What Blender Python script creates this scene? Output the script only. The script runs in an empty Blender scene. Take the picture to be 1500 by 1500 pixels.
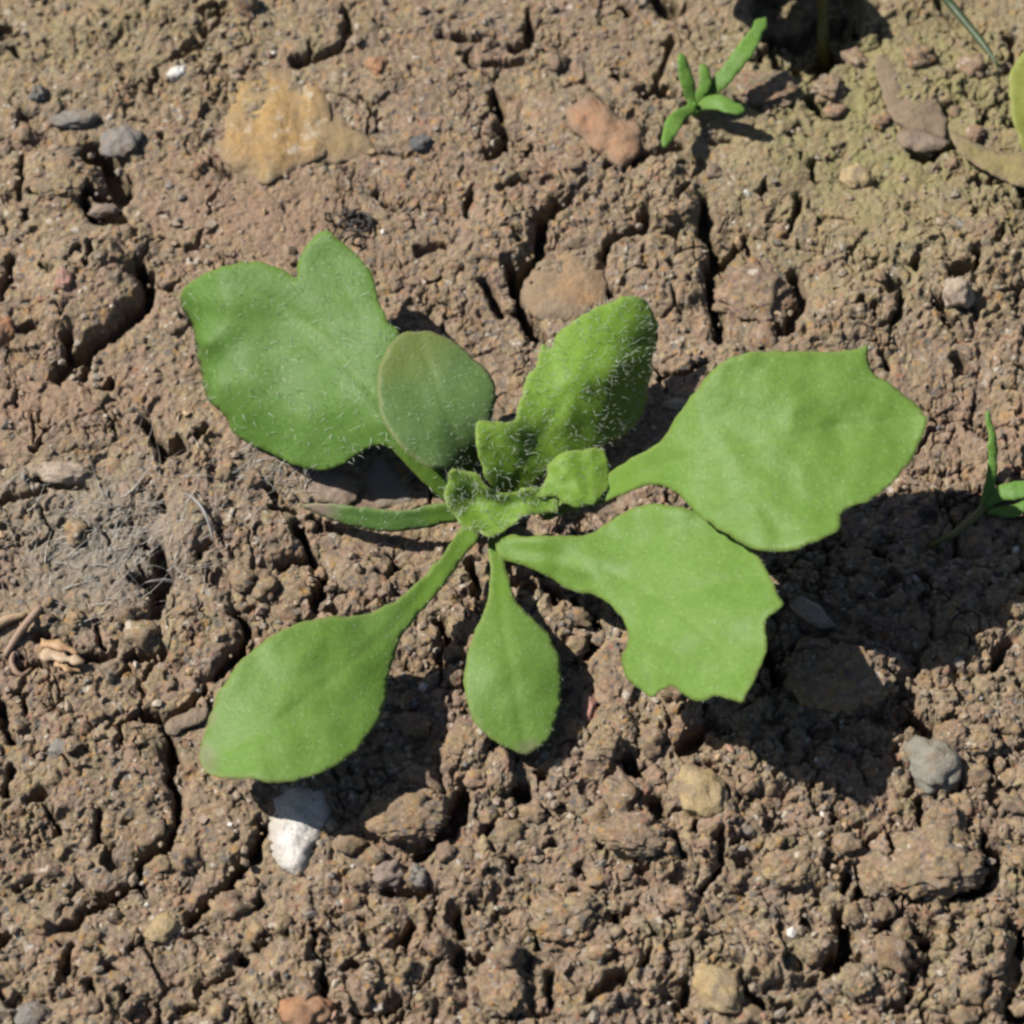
import bpy, bmesh, math, random
import numpy as np
from mathutils import Vector, Matrix, noise as mnoise
from mathutils.geometry import delaunay_2d_cdt

SC = bpy.context.scene
COL = SC.collection
random.seed(7)
RNG = np.random.default_rng(11)

# ------------------------------------------------------------------ camera, sky, sun, exposure
# one Blender unit is one centimetre (a macro view about 10 cm wide)
SC.unit_settings.system = 'METRIC'
SC.unit_settings.scale_length = 0.01
ELEV = math.radians(62.0)
DIST = 30.0
FRAME = 10.0
cam_d = bpy.data.cameras.new('camera')
cam = bpy.data.objects.new('camera', cam_d)
COL.objects.link(cam)
CAMP = Vector((0.0, -DIST * math.cos(ELEV), DIST * math.sin(ELEV)))
cam.location = CAMP
cam.rotation_euler = (math.radians(90.0) - ELEV, 0, 0)
cam_d.sensor_width = 36.0
cam_d.lens = 36.0 * DIST / FRAME
cam_d.clip_start = 0.5
cam_d.clip_end = 2000.0
cam_d.dof.use_dof = True
cam_d.dof.focus_distance = DIST - 0.55
cam_d.dof.aperture_fstop = 0.36
SC.camera = cam

LIGHT = Vector((0.85, -0.27, -1.0))
sun_el = math.atan2(1.0, math.hypot(LIGHT.x, LIGHT.y))
sun_az = math.atan2(-LIGHT.x, -LIGHT.y)
world = bpy.data.worlds.new('World')
SC.world = world
world.use_nodes = True
wn = world.node_tree
wn.nodes.clear()
w_out = wn.nodes.new('ShaderNodeOutputWorld')
w_bg = wn.nodes.new('ShaderNodeBackground')
w_sky = wn.nodes.new('ShaderNodeTexSky')
w_sky.sky_type = 'NISHITA'
w_sky.sun_disc = False
w_sky.sun_elevation = sun_el
w_sky.sun_rotation = sun_az % (2 * math.pi)
w_bg.inputs['Strength'].default_value = 0.05
wn.links.new(w_sky.outputs[0], w_bg.inputs['Color'])
wn.links.new(w_bg.outputs[0], w_out.inputs['Surface'])

sun_d = bpy.data.lights.new('sun', 'SUN')
sun_d.energy = 5.0
sun_d.angle = math.radians(0.55)
sun_d.color = (1.0, 0.955, 0.88)
sun = bpy.data.objects.new('sun', sun_d)
sun.rotation_euler = LIGHT.to_track_quat('-Z', 'Y').to_euler()
sun.location = (-20, 8, 30)
COL.objects.link(sun)

SC.view_settings.view_transform = 'Standard'
SC.view_settings.look = 'None'
SC.view_settings.gamma = 1.0
SC.view_settings.use_curve_mapping = False
SC.view_settings.exposure = 1.30
SC.cycles.filter_width = 2.7

# ------------------------------------------------------------------ mapping between photograph and place
CE, SE = math.cos(ELEV), math.sin(ELEV)
K = FRAME / DIST / 1500.0


def at(px, py, h=0.0):
    """the point at height h that is seen at photograph pixel (px, py); arrays welcome"""
    px = np.asarray(px, float); py = np.asarray(py, float); h = np.asarray(h, float)
    u = (px - 750.0) * K
    v = (750.0 - py) * K
    dz = -SE + v * CE
    dy = CE + v * SE
    t = (h - CAMP.z) / dz
    return np.stack([u * t, CAMP.y + dy * t, h + 0 * t], -1)


def to_px(P):
    P = np.asarray(P, float)
    rx = P[..., 0]; ry = P[..., 1] - CAMP.y; rz = P[..., 2] - CAMP.z
    dep = ry * CE - rz * SE
    up = ry * SE + rz * CE
    return np.stack([750 + rx / dep / K, 750 - up / dep / K], -1)


CM = 1.0 / 150.0          # centimetres per photograph pixel near the centre

# ------------------------------------------------------------------ numpy noise


def _hash(ix, iy, seed):
    h = (ix.astype(np.int64) * 374761393 + iy.astype(np.int64) * 668265263 + seed * 974711 + 1013) & 0xFFFFFFFF
    h = ((h ^ (h >> 13)) * 1274126177) & 0xFFFFFFFF
    h = ((h ^ (h >> 16)) * 2246822519) & 0xFFFFFFFF
    return (h ^ (h >> 15)) & 0xFFFFFFFF


def _tab(seed):
    return np.random.default_rng(seed + 5000)


def perlin(x, y, seed=0):
    r = _tab(seed)
    N = 256
    perm = r.permutation(N).astype(np.int32)
    ang = r.random(N) * 2 * np.pi
    gx = np.cos(ang).astype(np.float32); gy = np.sin(ang).astype(np.float32)
    xi = np.floor(x).astype(np.int32); yi = np.floor(y).astype(np.int32)
    xf = (x - xi).astype(np.float32); yf = (y - yi).astype(np.float32)
    u = xf * xf * xf * (xf * (xf * 6 - 15) + 10)
    v = yf * yf * yf * (yf * (yf * 6 - 15) + 10)

    def g(ix, iy, dx, dy):
        k = perm[(perm[ix & 255] + iy) & 255]
        return gx[k] * dx + gy[k] * dy
    a = g(xi, yi, xf, yf); b = g(xi + 1, yi, xf - 1, yf)
    c = g(xi, yi + 1, xf, yf - 1); d = g(xi + 1, yi + 1, xf - 1, yf - 1)
    return ((a + u * (b - a)) * (1 - v) + (c + u * (d - c)) * v) * 1.5


def fbm(x, y, octv=4, seed=0, gain=0.5, lac=2.03):
    s = 0; a = 1.0; t = 0
    for o in range(octv):
        s = s + a * perlin(x, y, seed + o * 17); t += a
        a *= gain; x = x * lac + 11.3; y = y * lac - 7.1
    return s / t


def worley(x, y, seed=0):
    r = _tab(seed + 99)
    N = 256
    perm = r.permutation(N).astype(np.int32)
    jx = (0.08 + 0.84 * r.random(N)).astype(np.float32)
    jy = (0.08 + 0.84 * r.random(N)).astype(np.float32)
    rv = r.random(N).astype(np.float32)
    xi = np.floor(x).astype(np.int32); yi = np.floor(y).astype(np.int32)
    xf = (x - xi).astype(np.float32); yf = (y - yi).astype(np.float32)
    f1 = np.full(x.shape, 9, np.float32); f2 = f1.copy(); rid = np.zeros(x.shape, np.float32); tl = np.zeros(x.shape, np.float32)
    tx = np.cos(rv * 91.0).astype(np.float32); ty = np.sin(rv * 91.0).astype(np.float32)
    for dx in (-1, 0, 1):
        for dy in (-1, 0, 1):
            k = perm[(perm[(xi + dx) & 255] + yi + dy) & 255]
            ex, ey = dx + jx[k] - xf, dy + jy[k] - yf
            d = ex ** 2 + ey ** 2
            m = d < f1
            f2 = np.where(m, f1, np.minimum(f2, d))
            rid = np.where(m, rv[k], rid)
            tl = np.where(m, ex * tx[k] + ey * ty[k], tl)
            f1 = np.where(m, d, f1)
    return np.sqrt(f1), np.sqrt(f2), rid, tl


def sstep(a, b, x):
    t = np.clip((x - a) / (b - a), 0, 1)
    return t * t * (3 - 2 * t)


def seg_dist(x, y, pts, closed=False):
    d = np.full(x.shape, 1e9)
    P = list(pts) + ([pts[0]] if closed else [])
    for (ax, ay), (bx, by) in zip(P[:-1], P[1:]):
        vx, vy = bx - ax, by - ay
        L = vx * vx + vy * vy + 1e-9
        t = np.clip(((x - ax) * vx + (y - ay) * vy) / L, 0, 1)
        d = np.minimum(d, (x - ax - t * vx) ** 2 + (y - ay - t * vy) ** 2)
    return np.sqrt(d)


def inside(x, y, pts):
    r = np.zeros(x.shape, bool)
    n = len(pts)
    for i in range(n):
        ax, ay = pts[i]; bx, by = pts[(i + 1) % n]
        if ay == by:
            continue
        c = ((ay > y) != (by > y)) & (x < (bx - ax) * (y - ay) / (by - ay) + ax)
        r ^= c
    return r


def catmull(pts, step, closed=True):
    P = [np.array(p[:2], float) for p in pts]
    n = len(P)
    out = []
    for i in range(n if closed else n - 1):
        if closed:
            a, b, c, d = P[i - 1], P[i], P[(i + 1) % n], P[(i + 2) % n]
        else:
            b, c = P[i], P[i + 1]
            a = P[i - 1] if i else 2 * b - c
            d = P[i + 2] if i + 2 < n else 2 * c - b
        t0 = 0; t1 = max(np.linalg.norm(b - a), 1e-3) ** .5
        t2 = t1 + max(np.linalg.norm(c - b), 1e-3) ** .5
        t3 = t2 + max(np.linalg.norm(d - c), 1e-3) ** .5
        k = max(1, int(round(np.linalg.norm(c - b) / step)))
        for j in range(k):
            t = t1 + (t2 - t1) * j / k
            A1 = (t1 - t) / (t1 - t0) * a + (t - t0) / (t1 - t0) * b
            A2 = (t2 - t) / (t2 - t1) * b + (t - t1) / (t2 - t1) * c
            A3 = (t3 - t) / (t3 - t2) * c + (t - t2) / (t3 - t2) * d
            B1 = (t2 - t) / (t2 - t0) * A1 + (t - t0) / (t2 - t0) * A2
            B2 = (t3 - t) / (t3 - t1) * A2 + (t - t1) / (t3 - t1) * A3
            out.append((t2 - t) / (t2 - t1) * B1 + (t - t1) / (t2 - t1) * B2)
    if not closed:
        out.append(P[-1])
    return np.array(out)


def tps(ctrl):
    """smooth height surface through control points (px, py, height)"""
    C = np.array(ctrl, float)
    X = C[:, :2] / 100.0
    n = len(X)
    d = np.linalg.norm(X[:, None] - X[None], axis=-1)
    Kk = np.where(d > 0, d * d * np.log(d + 1e-9), 0) + np.eye(n) * 0.004
    P = np.c_[np.ones(n), X]
    A = np.zeros((n + 3, n + 3))
    A[:n, :n] = Kk; A[:n, n:] = P; A[n:, :n] = P.T
    w = np.linalg.lstsq(A, np.r_[C[:, 2], 0, 0, 0], rcond=None)[0]

    def f(px, py):
        Q = np.stack([px, py], -1) / 100.0
        dd = np.linalg.norm(Q[:, None] - X[None], axis=-1)
        U = np.where(dd > 0, dd * dd * np.log(dd + 1e-9), 0)
        return U @ w[:n] + w[n] + Q @ w[n + 1:]
    return f

# ------------------------------------------------------------------ object helpers


def tag(o, label=None, cat=None, group=None, kind=None):
    if label: o['label'] = label
    if cat: o['category'] = cat
    if group: o['group'] = group
    if kind: o['kind'] = kind
    return o


def mesh_np(name, V, F, smooth=True):
    """mesh from arrays: V (n,3); F list of int arrays, each (m, k)"""
    if not isinstance(F, (list, tuple)):
        F = [F]
    me = bpy.data.meshes.new(name)
    V = np.asarray(V, np.float32)
    me.vertices.add(len(V))
    me.vertices.foreach_set('co', V.ravel())
    idx = np.concatenate([f.ravel() for f in F]).astype(np.int32)
    tot = np.concatenate([np.full(len(f), f.shape[1]) for f in F]).astype(np.int32)
    st = np.concatenate([[0], np.cumsum(tot)[:-1]]).astype(np.int32)
    me.loops.add(len(idx))
    me.loops.foreach_set('vertex_index', idx)
    me.polygons.add(len(tot))
    me.polygons.foreach_set('loop_start', st)
    me.polygons.foreach_set('use_smooth', np.full(len(tot), smooth))
    me.update(calc_edges=True)
    return me


def attr(me, name, vals):
    a = me.attributes.new(name, 'FLOAT', 'POINT')
    a.data.foreach_set('value', np.asarray(vals, np.float32))


def obj(name, me, mat, parent=None, loc=None):
    o = bpy.data.objects.new(name, me)
    if mat and me and not me.materials:
        me.materials.append(mat)
    if loc is not None:
        o.location = loc
    COL.objects.link(o)
    if parent:
        o.parent = parent
        # vertices are given in world coordinates: cancel the parents' offset
        off = Vector((0, 0, 0)); q = parent
        while q:
            off += q.location; q = q.parent
        o.location = -off if parent.type == 'EMPTY' else Vector((0, 0, 0))
    return o


def empty(name, loc):
    o = bpy.data.objects.new(name, None)
    o.empty_display_size = 0.3
    o.location = loc
    COL.objects.link(o)
    return o

# ------------------------------------------------------------------ materials


ALBEDO = (0.42, 0.42, 0.42)      # colours below are given relative to this


class NT:
    def __init__(self, name):
        self.m = bpy.data.materials.new(name)
        self.m.use_nodes = True
        self.t = self.m.node_tree
        self.t.nodes.clear()
        self.out = self.t.nodes.new('ShaderNodeOutputMaterial')

    def n(self, kind, **kw):
        nd = self.t.nodes.new('ShaderNode' + kind)
        for k, v in kw.items():
            setattr(nd, k, v)
        return nd

    def l(self, a, b):
        self.t.links.new(a, b)

    def noise(self, vec, scale, detail=3, rough=0.5, off=None):
        nd = self.n('TexNoise')
        nd.inputs['Scale'].default_value = scale
        nd.inputs['Detail'].default_value = detail
        nd.inputs['Roughness'].default_value = rough
        if off is not None:
            mp = self.n('Mapping')
            mp.inputs['Location'].default_value = off
            self.l(vec, mp.inputs['Vector']); vec = mp.outputs[0]
        self.l(vec, nd.inputs['Vector'])
        return nd.outputs['Fac']

    def ramp(self, fac, stops, interp='LINEAR'):
        nd = self.n('ValToRGB')
        cr = nd.color_ramp
        cr.interpolation = interp
        while len(cr.elements) < len(stops):
            cr.elements.new(0.5)
        for e, (p, c) in zip(cr.elements, stops):
            e.position = p
            e.color = (c, c, c, 1) if not hasattr(c, '__len__') else (*c[:3], 1)
        self.l(fac, nd.inputs[0])
        return nd.outputs[0]

    def mix(self, fac, a, b, mode='MIX'):
        nd = self.n('Mix', data_type='RGBA', blend_type=mode)
        for s, v in ((nd.inputs[0], fac), (nd.inputs[6], a), (nd.inputs[7], b)):
            if isinstance(v, (int, float)):
                s.default_value = v if s.type == 'VALUE' else (v, v, v, 1)
            elif isinstance(v, tuple):
                s.default_value = (*v, 1)
            else:
                self.l(v, s)
        return nd.outputs[2]

    def math(self, op, a, b=0.0, clamp=False):
        nd = self.n('Math', operation=op, use_clamp=clamp)
        for s, v in zip(nd.inputs, (a, b)):
            if isinstance(v, (int, float)): s.default_value = v
            else: self.l(v, s)
        return nd.outputs[0]

    def alb(self, col):
        return self.mix(1.0, col, ALBEDO, 'MULTIPLY')

    def attr(self, name):
        return self.n('Attribute', attribute_name=name).outputs['Fac']

    def bump(self, h, strength, dist, normal=None):
        nd = self.n('Bump')
        nd.inputs['Strength'].default_value = strength
        nd.inputs['Distance'].default_value = dist
        self.l(h, nd.inputs['Height'])
        if normal is not None: self.l(normal, nd.inputs['Normal'])
        return nd.outputs[0]

    def coord(self, rnd=True):
        tc = self.n('NewGeometry').outputs['Position']
        if not rnd:
            return tc
        oi = self.n('ObjectInfo').outputs['Random']
        sc = self.math('MULTIPLY', oi, 53.0)
        ad = self.n('VectorMath', operation='ADD')
        self.l(tc, ad.inputs[0]); self.l(sc, ad.inputs[1])
        return ad.outputs[0]


def soil_material(name, use_attr):
    N = NT(name)
    v = N.coord(False)
    big = N.noise(v, 0.55, 4, 0.55)
    col = N.ramp(big, [(0.34, (0.278, 0.206, 0.143)), (0.5, (0.306, 0.233, 0.161)), (0.66, (0.314, 0.252, 0.166))])
    mid = N.noise(v, 3.2, 5, 0.6, (4, 9, 2))
    col = N.mix(N.ramp(mid, [(0.38, 0), (0.62, 0.55)]), col, (0.327, 0.226, 0.170))
    gry = N.noise(v, 5.5, 4, 0.6, (14, 3, 7))
    col = N.mix(N.ramp(gry, [(0.52, 0), (0.7, 0.6)]), col, (0.248, 0.220, 0.163))
    fin = N.noise(v, 26, 4, 0.7, (1, 5, 3))
    col = N.mix(0.7, col, N.ramp(fin, [(0.25, 0.60), (0.5, 1.02), (0.78, 1.40)]), 'MULTIPLY')
    # tints of single crumbs
    vo = N.n('TexVoronoi'); vo.inputs['Scale'].default_value = 7.5
    wz = N.n('TexNoise'); wz.inputs['Scale'].default_value = 9.0
    N.l(v, wz.inputs['Vector'])
    wm = N.n('VectorMath', operation='MULTIPLY_ADD')
    N.l(wz.outputs['Color'], wm.inputs[0]); wm.inputs[1].default_value = (0.14, 0.14, 0.14); N.l(v, wm.inputs[2])
    N.l(wm.outputs[0], vo.inputs['Vector'])
    sp = N.n('SeparateColor'); N.l(vo.outputs['Color'], sp.inputs[0])
    col = N.mix(0.36, col, N.ramp(sp.outputs[0], [(0, (0.80, 0.80, 0.92)), (.16, (1.14, 0.95, 0.93)), (.32, (0.94, 1.0, 0.84)), (.48, (1.24, 1.20, 1.06)), (.62, (0.98, .90, .98)), (.76, (1.18, 1.18, .82)), (.90, (1.30, 1.08, .80))], 'CONSTANT'), 'MULTIPLY')
    # every grain a little lighter or darker
    vg = N.n('TexVoronoi'); vg.inputs['Scale'].default_value = 19.0
    N.l(v, vg.inputs['Vector'])
    sg = N.n('SeparateColor'); N.l(vg.outputs['Color'], sg.inputs[0])
    col = N.mix(0.62, col, N.ramp(sg.outputs[2], [(0, (0.66, 0.66, 0.68)), (.35, (0.94, 0.94, 0.92)), (.7, (1.08, 1.06, 1.0)), (1, (1.42, 1.38, 1.26))]), 'MULTIPLY')
    # mineral grains of other colours
    for sc, off, thr in ((11.0, (3, 1, 8), 0.36), (22.0, (7, 2, 5), 0.42)):
        vo = N.n('TexVoronoi')
        vo.inputs['Scale'].default_value = sc
        mp = N.n('Mapping'); mp.inputs['Location'].default_value = off
        N.l(v, mp.inputs['Vector'])
        wz = N.n('TexNoise'); wz.inputs['Scale'].default_value = sc * 1.5
        N.l(v, wz.inputs['Vector'])
        wm = N.n('VectorMath', operation='MULTIPLY_ADD')
        N.l(wz.outputs['Color'], wm.inputs[0]); wm.inputs[1].default_value = (0.06, 0.06, 0.06); N.l(mp.outputs[0], wm.inputs[2])
        N.l(wm.outputs[0], vo.inputs['Vector'])
        sp = N.n('SeparateColor'); N.l(vo.outputs['Color'], sp.inputs[0])
        gc = N.ramp(sp.outputs[0], [(0.0, (0.58, 0.52, 0.44)), (0.10, (0.42, 0.25, 0.10)), (0.30, (0.16, 0.15, 0.14)),
                                    (0.52, (0.40, 0.32, 0.25)), (0.74, (0.36, 0.19, 0.12)), (0.90, (0.43, 0.36, 0.20))], 'CONSTANT')
        pick = N.ramp(sp.outputs[1], [(0.0, 1.0), (0.22, 0.0)], 'CONSTANT')
        near = N.ramp(vo.outputs['Distance'], [(thr, 1.0), (thr + 0.12, 0.0)])
        col = N.mix(N.math('MULTIPLY', N.math('MULTIPLY', pick, near), 0.85), col, gc)
    if use_attr:
        col = N.mix(N.math('MULTIPLY', N.attr('moss'), N.ramp(N.noise(v, 4.0, 4, .6), [(0.35, 0.35), (0.62, 1.0)])), col, (0.314, 0.283, 0.126))
        col = N.mix(N.math('MULTIPLY', N.attr('red'), 0.6), col, (0.366, 0.239, 0.162))
        col = N.mix(N.math('MULTIPLY', N.attr('grey'), 0.70), col, (0.315, 0.285, 0.245))
    else:
        oi = N.n('ObjectInfo').outputs['Random']
        col = N.mix(0.6, col, N.ramp(oi, [(0, (0.84, 0.82, 0.82)), (0.3, (1.02, 0.99, 0.95)), (0.6, (1, .96, .92)), (1, (1.12, 1.10, 1.02))]), 'MULTIPLY')
    p = N.n('BsdfPrincipled')
    col = N.alb(col)
    N.l(col, p.inputs['Base Color'])
    p.inputs['Roughness'].default_value = 0.88
    p.inputs['Specular IOR Level'].default_value = 0.15
    b = N.bump(N.noise(v, 44, 4, 0.7), 0.75, 0.018)
    b = N.bump(N.noise(v, 17, 4, 0.7, (5, 5, 1)), 0.6, 0.04, b)
    N.l(b, p.inputs['Normal'])
    N.l(p.outputs[0], N.out.inputs[0])
    return N.m


def stone_material(name, c1, c2, scale=4.0, rough=0.6, speck=None, stain=0.8):
    N = NT(name)
    v = N.coord(True)
    col = N.mix(N.ramp(N.noise(v, scale, 5, 0.6), [(0.36, 0), (0.64, 1)]), c1, c2)
    col = N.mix(0.8, col, N.ramp(N.noise(v, scale * 7, 3, 0.7, (3, 3, 3)), [(0.25, 0.62), (0.5, 1.0), (0.75, 1.3)]), 'MULTIPLY')
    # soil sticking to it
    col = N.mix(N.ramp(N.noise(v, 5.0, 5, 0.7, (8, 1, 4)), [(0.48, 0.0), (0.62, stain)]), col, (0.27, 0.20, 0.14))
    rimd = N.math('MULTIPLY', N.math('MULTIPLY', N.attr('rimd'), stain + .2), N.ramp(N.noise(v, 7.0, 4, 0.7, (2, 2, 9)), [(0.3, 0.5), (0.55, 1.6)]), True)
    col = N.mix(rimd, col, (0.285, 0.208, 0.135))
    if speck:
        col = N.mix(N.ramp(N.noise(v, scale * 2.2, 3, 0.6, (1, 7, 2)), [(0.58, 0), (0.66, 0.8)]), col, speck)
    p = N.n('BsdfPrincipled')
    col = N.alb(col)
    N.l(col, p.inputs['Base Color'])
    p.inputs['Roughness'].default_value = rough
    p.inputs['Specular IOR Level'].default_value = 0.35
    N.l(N.bump(N.noise(v, 9, 6, 0.72), 0.8, 0.07), p.inputs['Normal'])
    N.l(p.outputs[0], N.out.inputs[0])
    return N.m


def leaf_material(name, c1, c2, edge, base=(0.16, 0.30, 0.035), tip=None, trans=0.22):
    N = NT(name)
    v = N.coord(False)
    col = N.mix(N.ramp(N.noise(v, 2.2, 4, 0.55), [(0.35, 0), (0.65, 1)]), c1, c2)
    col = N.mix(0.75, col, N.ramp(N.noise(v, 20, 5, 0.75, (3, 1, 2)), [(0.28, 0.80), (0.5, 1.0), (0.72, 1.22)]), 'MULTIPLY')
    # small pale dots where hairs are seated
    vo = N.n('TexVoronoi'); vo.inputs['Scale'].default_value = 17.0
    N.l(v, vo.inputs['Vector'])
    sp = N.n('SeparateColor'); N.l(vo.outputs['Color'], sp.inputs[0])
    dots = N.math('MULTIPLY', N.ramp(vo.outputs['Distance'], [(0.09, 0.5), (0.26, 0.0)]), N.ramp(sp.outputs[0], [(0.45, 1.0), (0.5, 0.0)]))
    col = N.mix(dots, col, (0.36, 0.50, 0.23))
    col = N.mix(N.math('MULTIPLY', N.attr('vein'), 0.20), col, (0.26, 0.40, 0.10))
    col = N.mix(N.math('MULTIPLY', N.attr('stalk'), 0.75), col, base)
    if tip:
        col = N.mix(N.attr('tip'), col, tip)
    col = N.mix(N.math('MULTIPLY', N.attr('edge'), 0.6), col, edge)
    geo = N.n('NewGeometry').outputs['Backfacing']
    p = N.n('BsdfPrincipled')
    col = N.alb(col)
    N.l(col, p.inputs['Base Color'])
    p.inputs['Roughness'].default_value = 0.5
    p.inputs['Specular IOR Level'].default_value = 0.11
    b = N.bump(N.noise(v, 26, 3, 0.6), 0.38, 0.012)
    b = N.bump(vo.outputs['Distance'], 0.10, 0.02, b)
    N.l(b, p.inputs['Normal'])
    tr = N.n('BsdfTranslucent')
    N.l(N.mix(1.0, col, (1.15, 1.25, 0.45), 'MULTIPLY'), tr.inputs[0])
    ms = N.n('MixShader'); ms.inputs[0].default_value = trans
    N.l(p.outputs[0], ms.inputs[1]); N.l(tr.outputs[0], ms.inputs[2])
    N.l(ms.outputs[0], N.out.inputs[0])
    return N.m


def plain_material(name, c1, c2, scale=8.0, rough=0.7):
    N = NT(name)
    v = N.coord(False)
    col = N.mix(N.ramp(N.noise(v, scale, 4, 0.6), [(0.35, 0), (0.65, 1)]), c1, c2)
    p = N.n('BsdfPrincipled')
    col = N.alb(col)
    N.l(col, p.inputs['Base Color'])
    p.inputs['Roughness'].default_value = rough
    p.inputs['Specular IOR Level'].default_value = 0.3
    N.l(N.bump(N.noise(v, scale * 4, 3, 0.6), 0.4, 0.02), p.inputs['Normal'])
    N.l(p.outputs[0], N.out.inputs[0])
    return N.m


M_SOIL = soil_material('soil', True)
M_CLOD = soil_material('soil_clod', False)

# ------------------------------------------------------------------ leaf outlines (photograph pixels), used for the ground too
LEAF = {}
LEAF['upper_left'] = [(655, 735), (622, 708), (590, 676), (565, 655), (543, 655), (517, 671), (490, 687), (437, 684), (399, 665), (365, 650),
                      (340, 632), (332, 614), (322, 600), (303, 584), (292, 530), (281, 478), (263, 437), (290, 405), (318, 393), (345, 387), (382, 384), (410, 393),
                      (434, 406), (436, 386), (450, 357), (477, 337), (497, 352), (530, 381), (547, 407), (556, 440), (568, 470),
                      (583, 484), (590, 530), (600, 600), (625, 660), (655, 700), (672, 722)]
LEAF['small_oval'] = [(700, 712), (676, 698), (655, 690), (625, 683), (600, 668), (575, 640), (559, 610), (553, 580), (556, 545), (568, 508),
                      (588, 489), (630, 486), (662, 498), (692, 522), (716, 546), (726, 572), (722, 606), (711, 640), (700, 665), (700, 690), (712, 706)]
LEAF['upper'] = [(735, 725), (716, 705), (708, 685), (700, 662), (696, 640), (700, 617), (728, 618), (752, 617), (760, 590), (768, 562), (783, 536), (794, 503), (806, 509), (817, 488), (850, 463), (890, 443), (920, 433), (938, 436), (957, 457), (963, 480), (958, 520), (950, 570), (934, 620),
                 (905, 643), (880, 655), (835, 668), (805, 690), (780, 715), (762, 727)]
LEAF['young_right'] = [(762, 716), (790, 716), (800, 700), (806, 676), (830, 661), (862, 655), (885, 657), (893, 680), (892, 705), (886, 725),
                       (870, 738), (848, 743), (825, 737), (808, 726), (785, 728), (764, 728)]
LEAF['young_front'] = [(655, 700), (664, 688), (688, 690), (705, 698), (716, 714), (742, 722), (775, 713), (800, 716), (820, 735), (816, 750),
                       (790, 752), (765, 757), (750, 769), (736, 781), (720, 786), (695, 779), (670, 765), (657, 745), (653, 722)]
LEAF['right'] = [(785, 742), (835, 728), (880, 700), (930, 668), (968, 646), (995, 605), (1028, 560), (1058, 530), (1090, 518), (1150, 514), (1200, 515), (1247, 513), (1261, 508), (1270, 504), (1271, 513),
                 (1273, 530), (1281, 549), (1302, 560), (1335, 588), (1358, 612), (1347, 648), (1327, 684), (1300, 713), (1277, 733), (1248, 742),
                 (1233, 752), (1230, 775), (1200, 790), (1160, 806), (1107, 805), (1056, 778), (1020, 752), (990, 722), (965, 711), (930, 716), (885, 736), (840, 748), (795, 760)]
LEAF['lower_right'] = [(728, 788), (750, 783), (768, 787), (800, 784), (830, 785), (862, 782), (890, 766), (920, 748), (958, 738), (990, 741), (1030, 752), (1075, 772),
                       (1106, 806), (1125, 840), (1139, 870), (1148, 884), (1139, 894), (1121, 908), (1123, 950), (1110, 985), (1094, 1016), (1086, 1029), (1074, 1026), (1050, 1020), (1020, 1027),
                       (982, 1006), (955, 1020), (933, 1008), (914, 985), (912, 960), (920, 935), (916, 912), (898, 890), (872, 872), (850, 868), (828, 860), (808, 848), (786, 836), (754, 824), (730, 814)]
LEAF['lower_middle'] = [(716, 770), (715, 800), (718, 850), (711, 890), (691, 935), (680, 985), (687, 1040), (708, 1074), (744, 1096), (774, 1106),
                        (800, 1085), (819, 1042), (823, 990), (812, 943), (782, 907), (757, 880), (746, 850), (738, 800), (742, 770)]
LEAF['lower_left'] = [(690, 758), (668, 782), (648, 812), (602, 862), (570, 885), (530, 900), (475, 904), (425, 918), (373, 948), (337, 988), (316, 1022),
                      (301, 1070), (292, 1112), (306, 1134), (358, 1140), (420, 1146), (470, 1131), (512, 1108), (545, 1070), (564, 1030),
                      (570, 990), (580, 952), (602, 915), (642, 868), (680, 816), (706, 776)]
LEAF['narrow'] = [(668, 742), (640, 739), (600, 746), (555, 746), (512, 741), (478, 738), (442, 741), (470, 755), (512, 770), (560, 779), (610, 776), (650, 768), (672, 764)]

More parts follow.
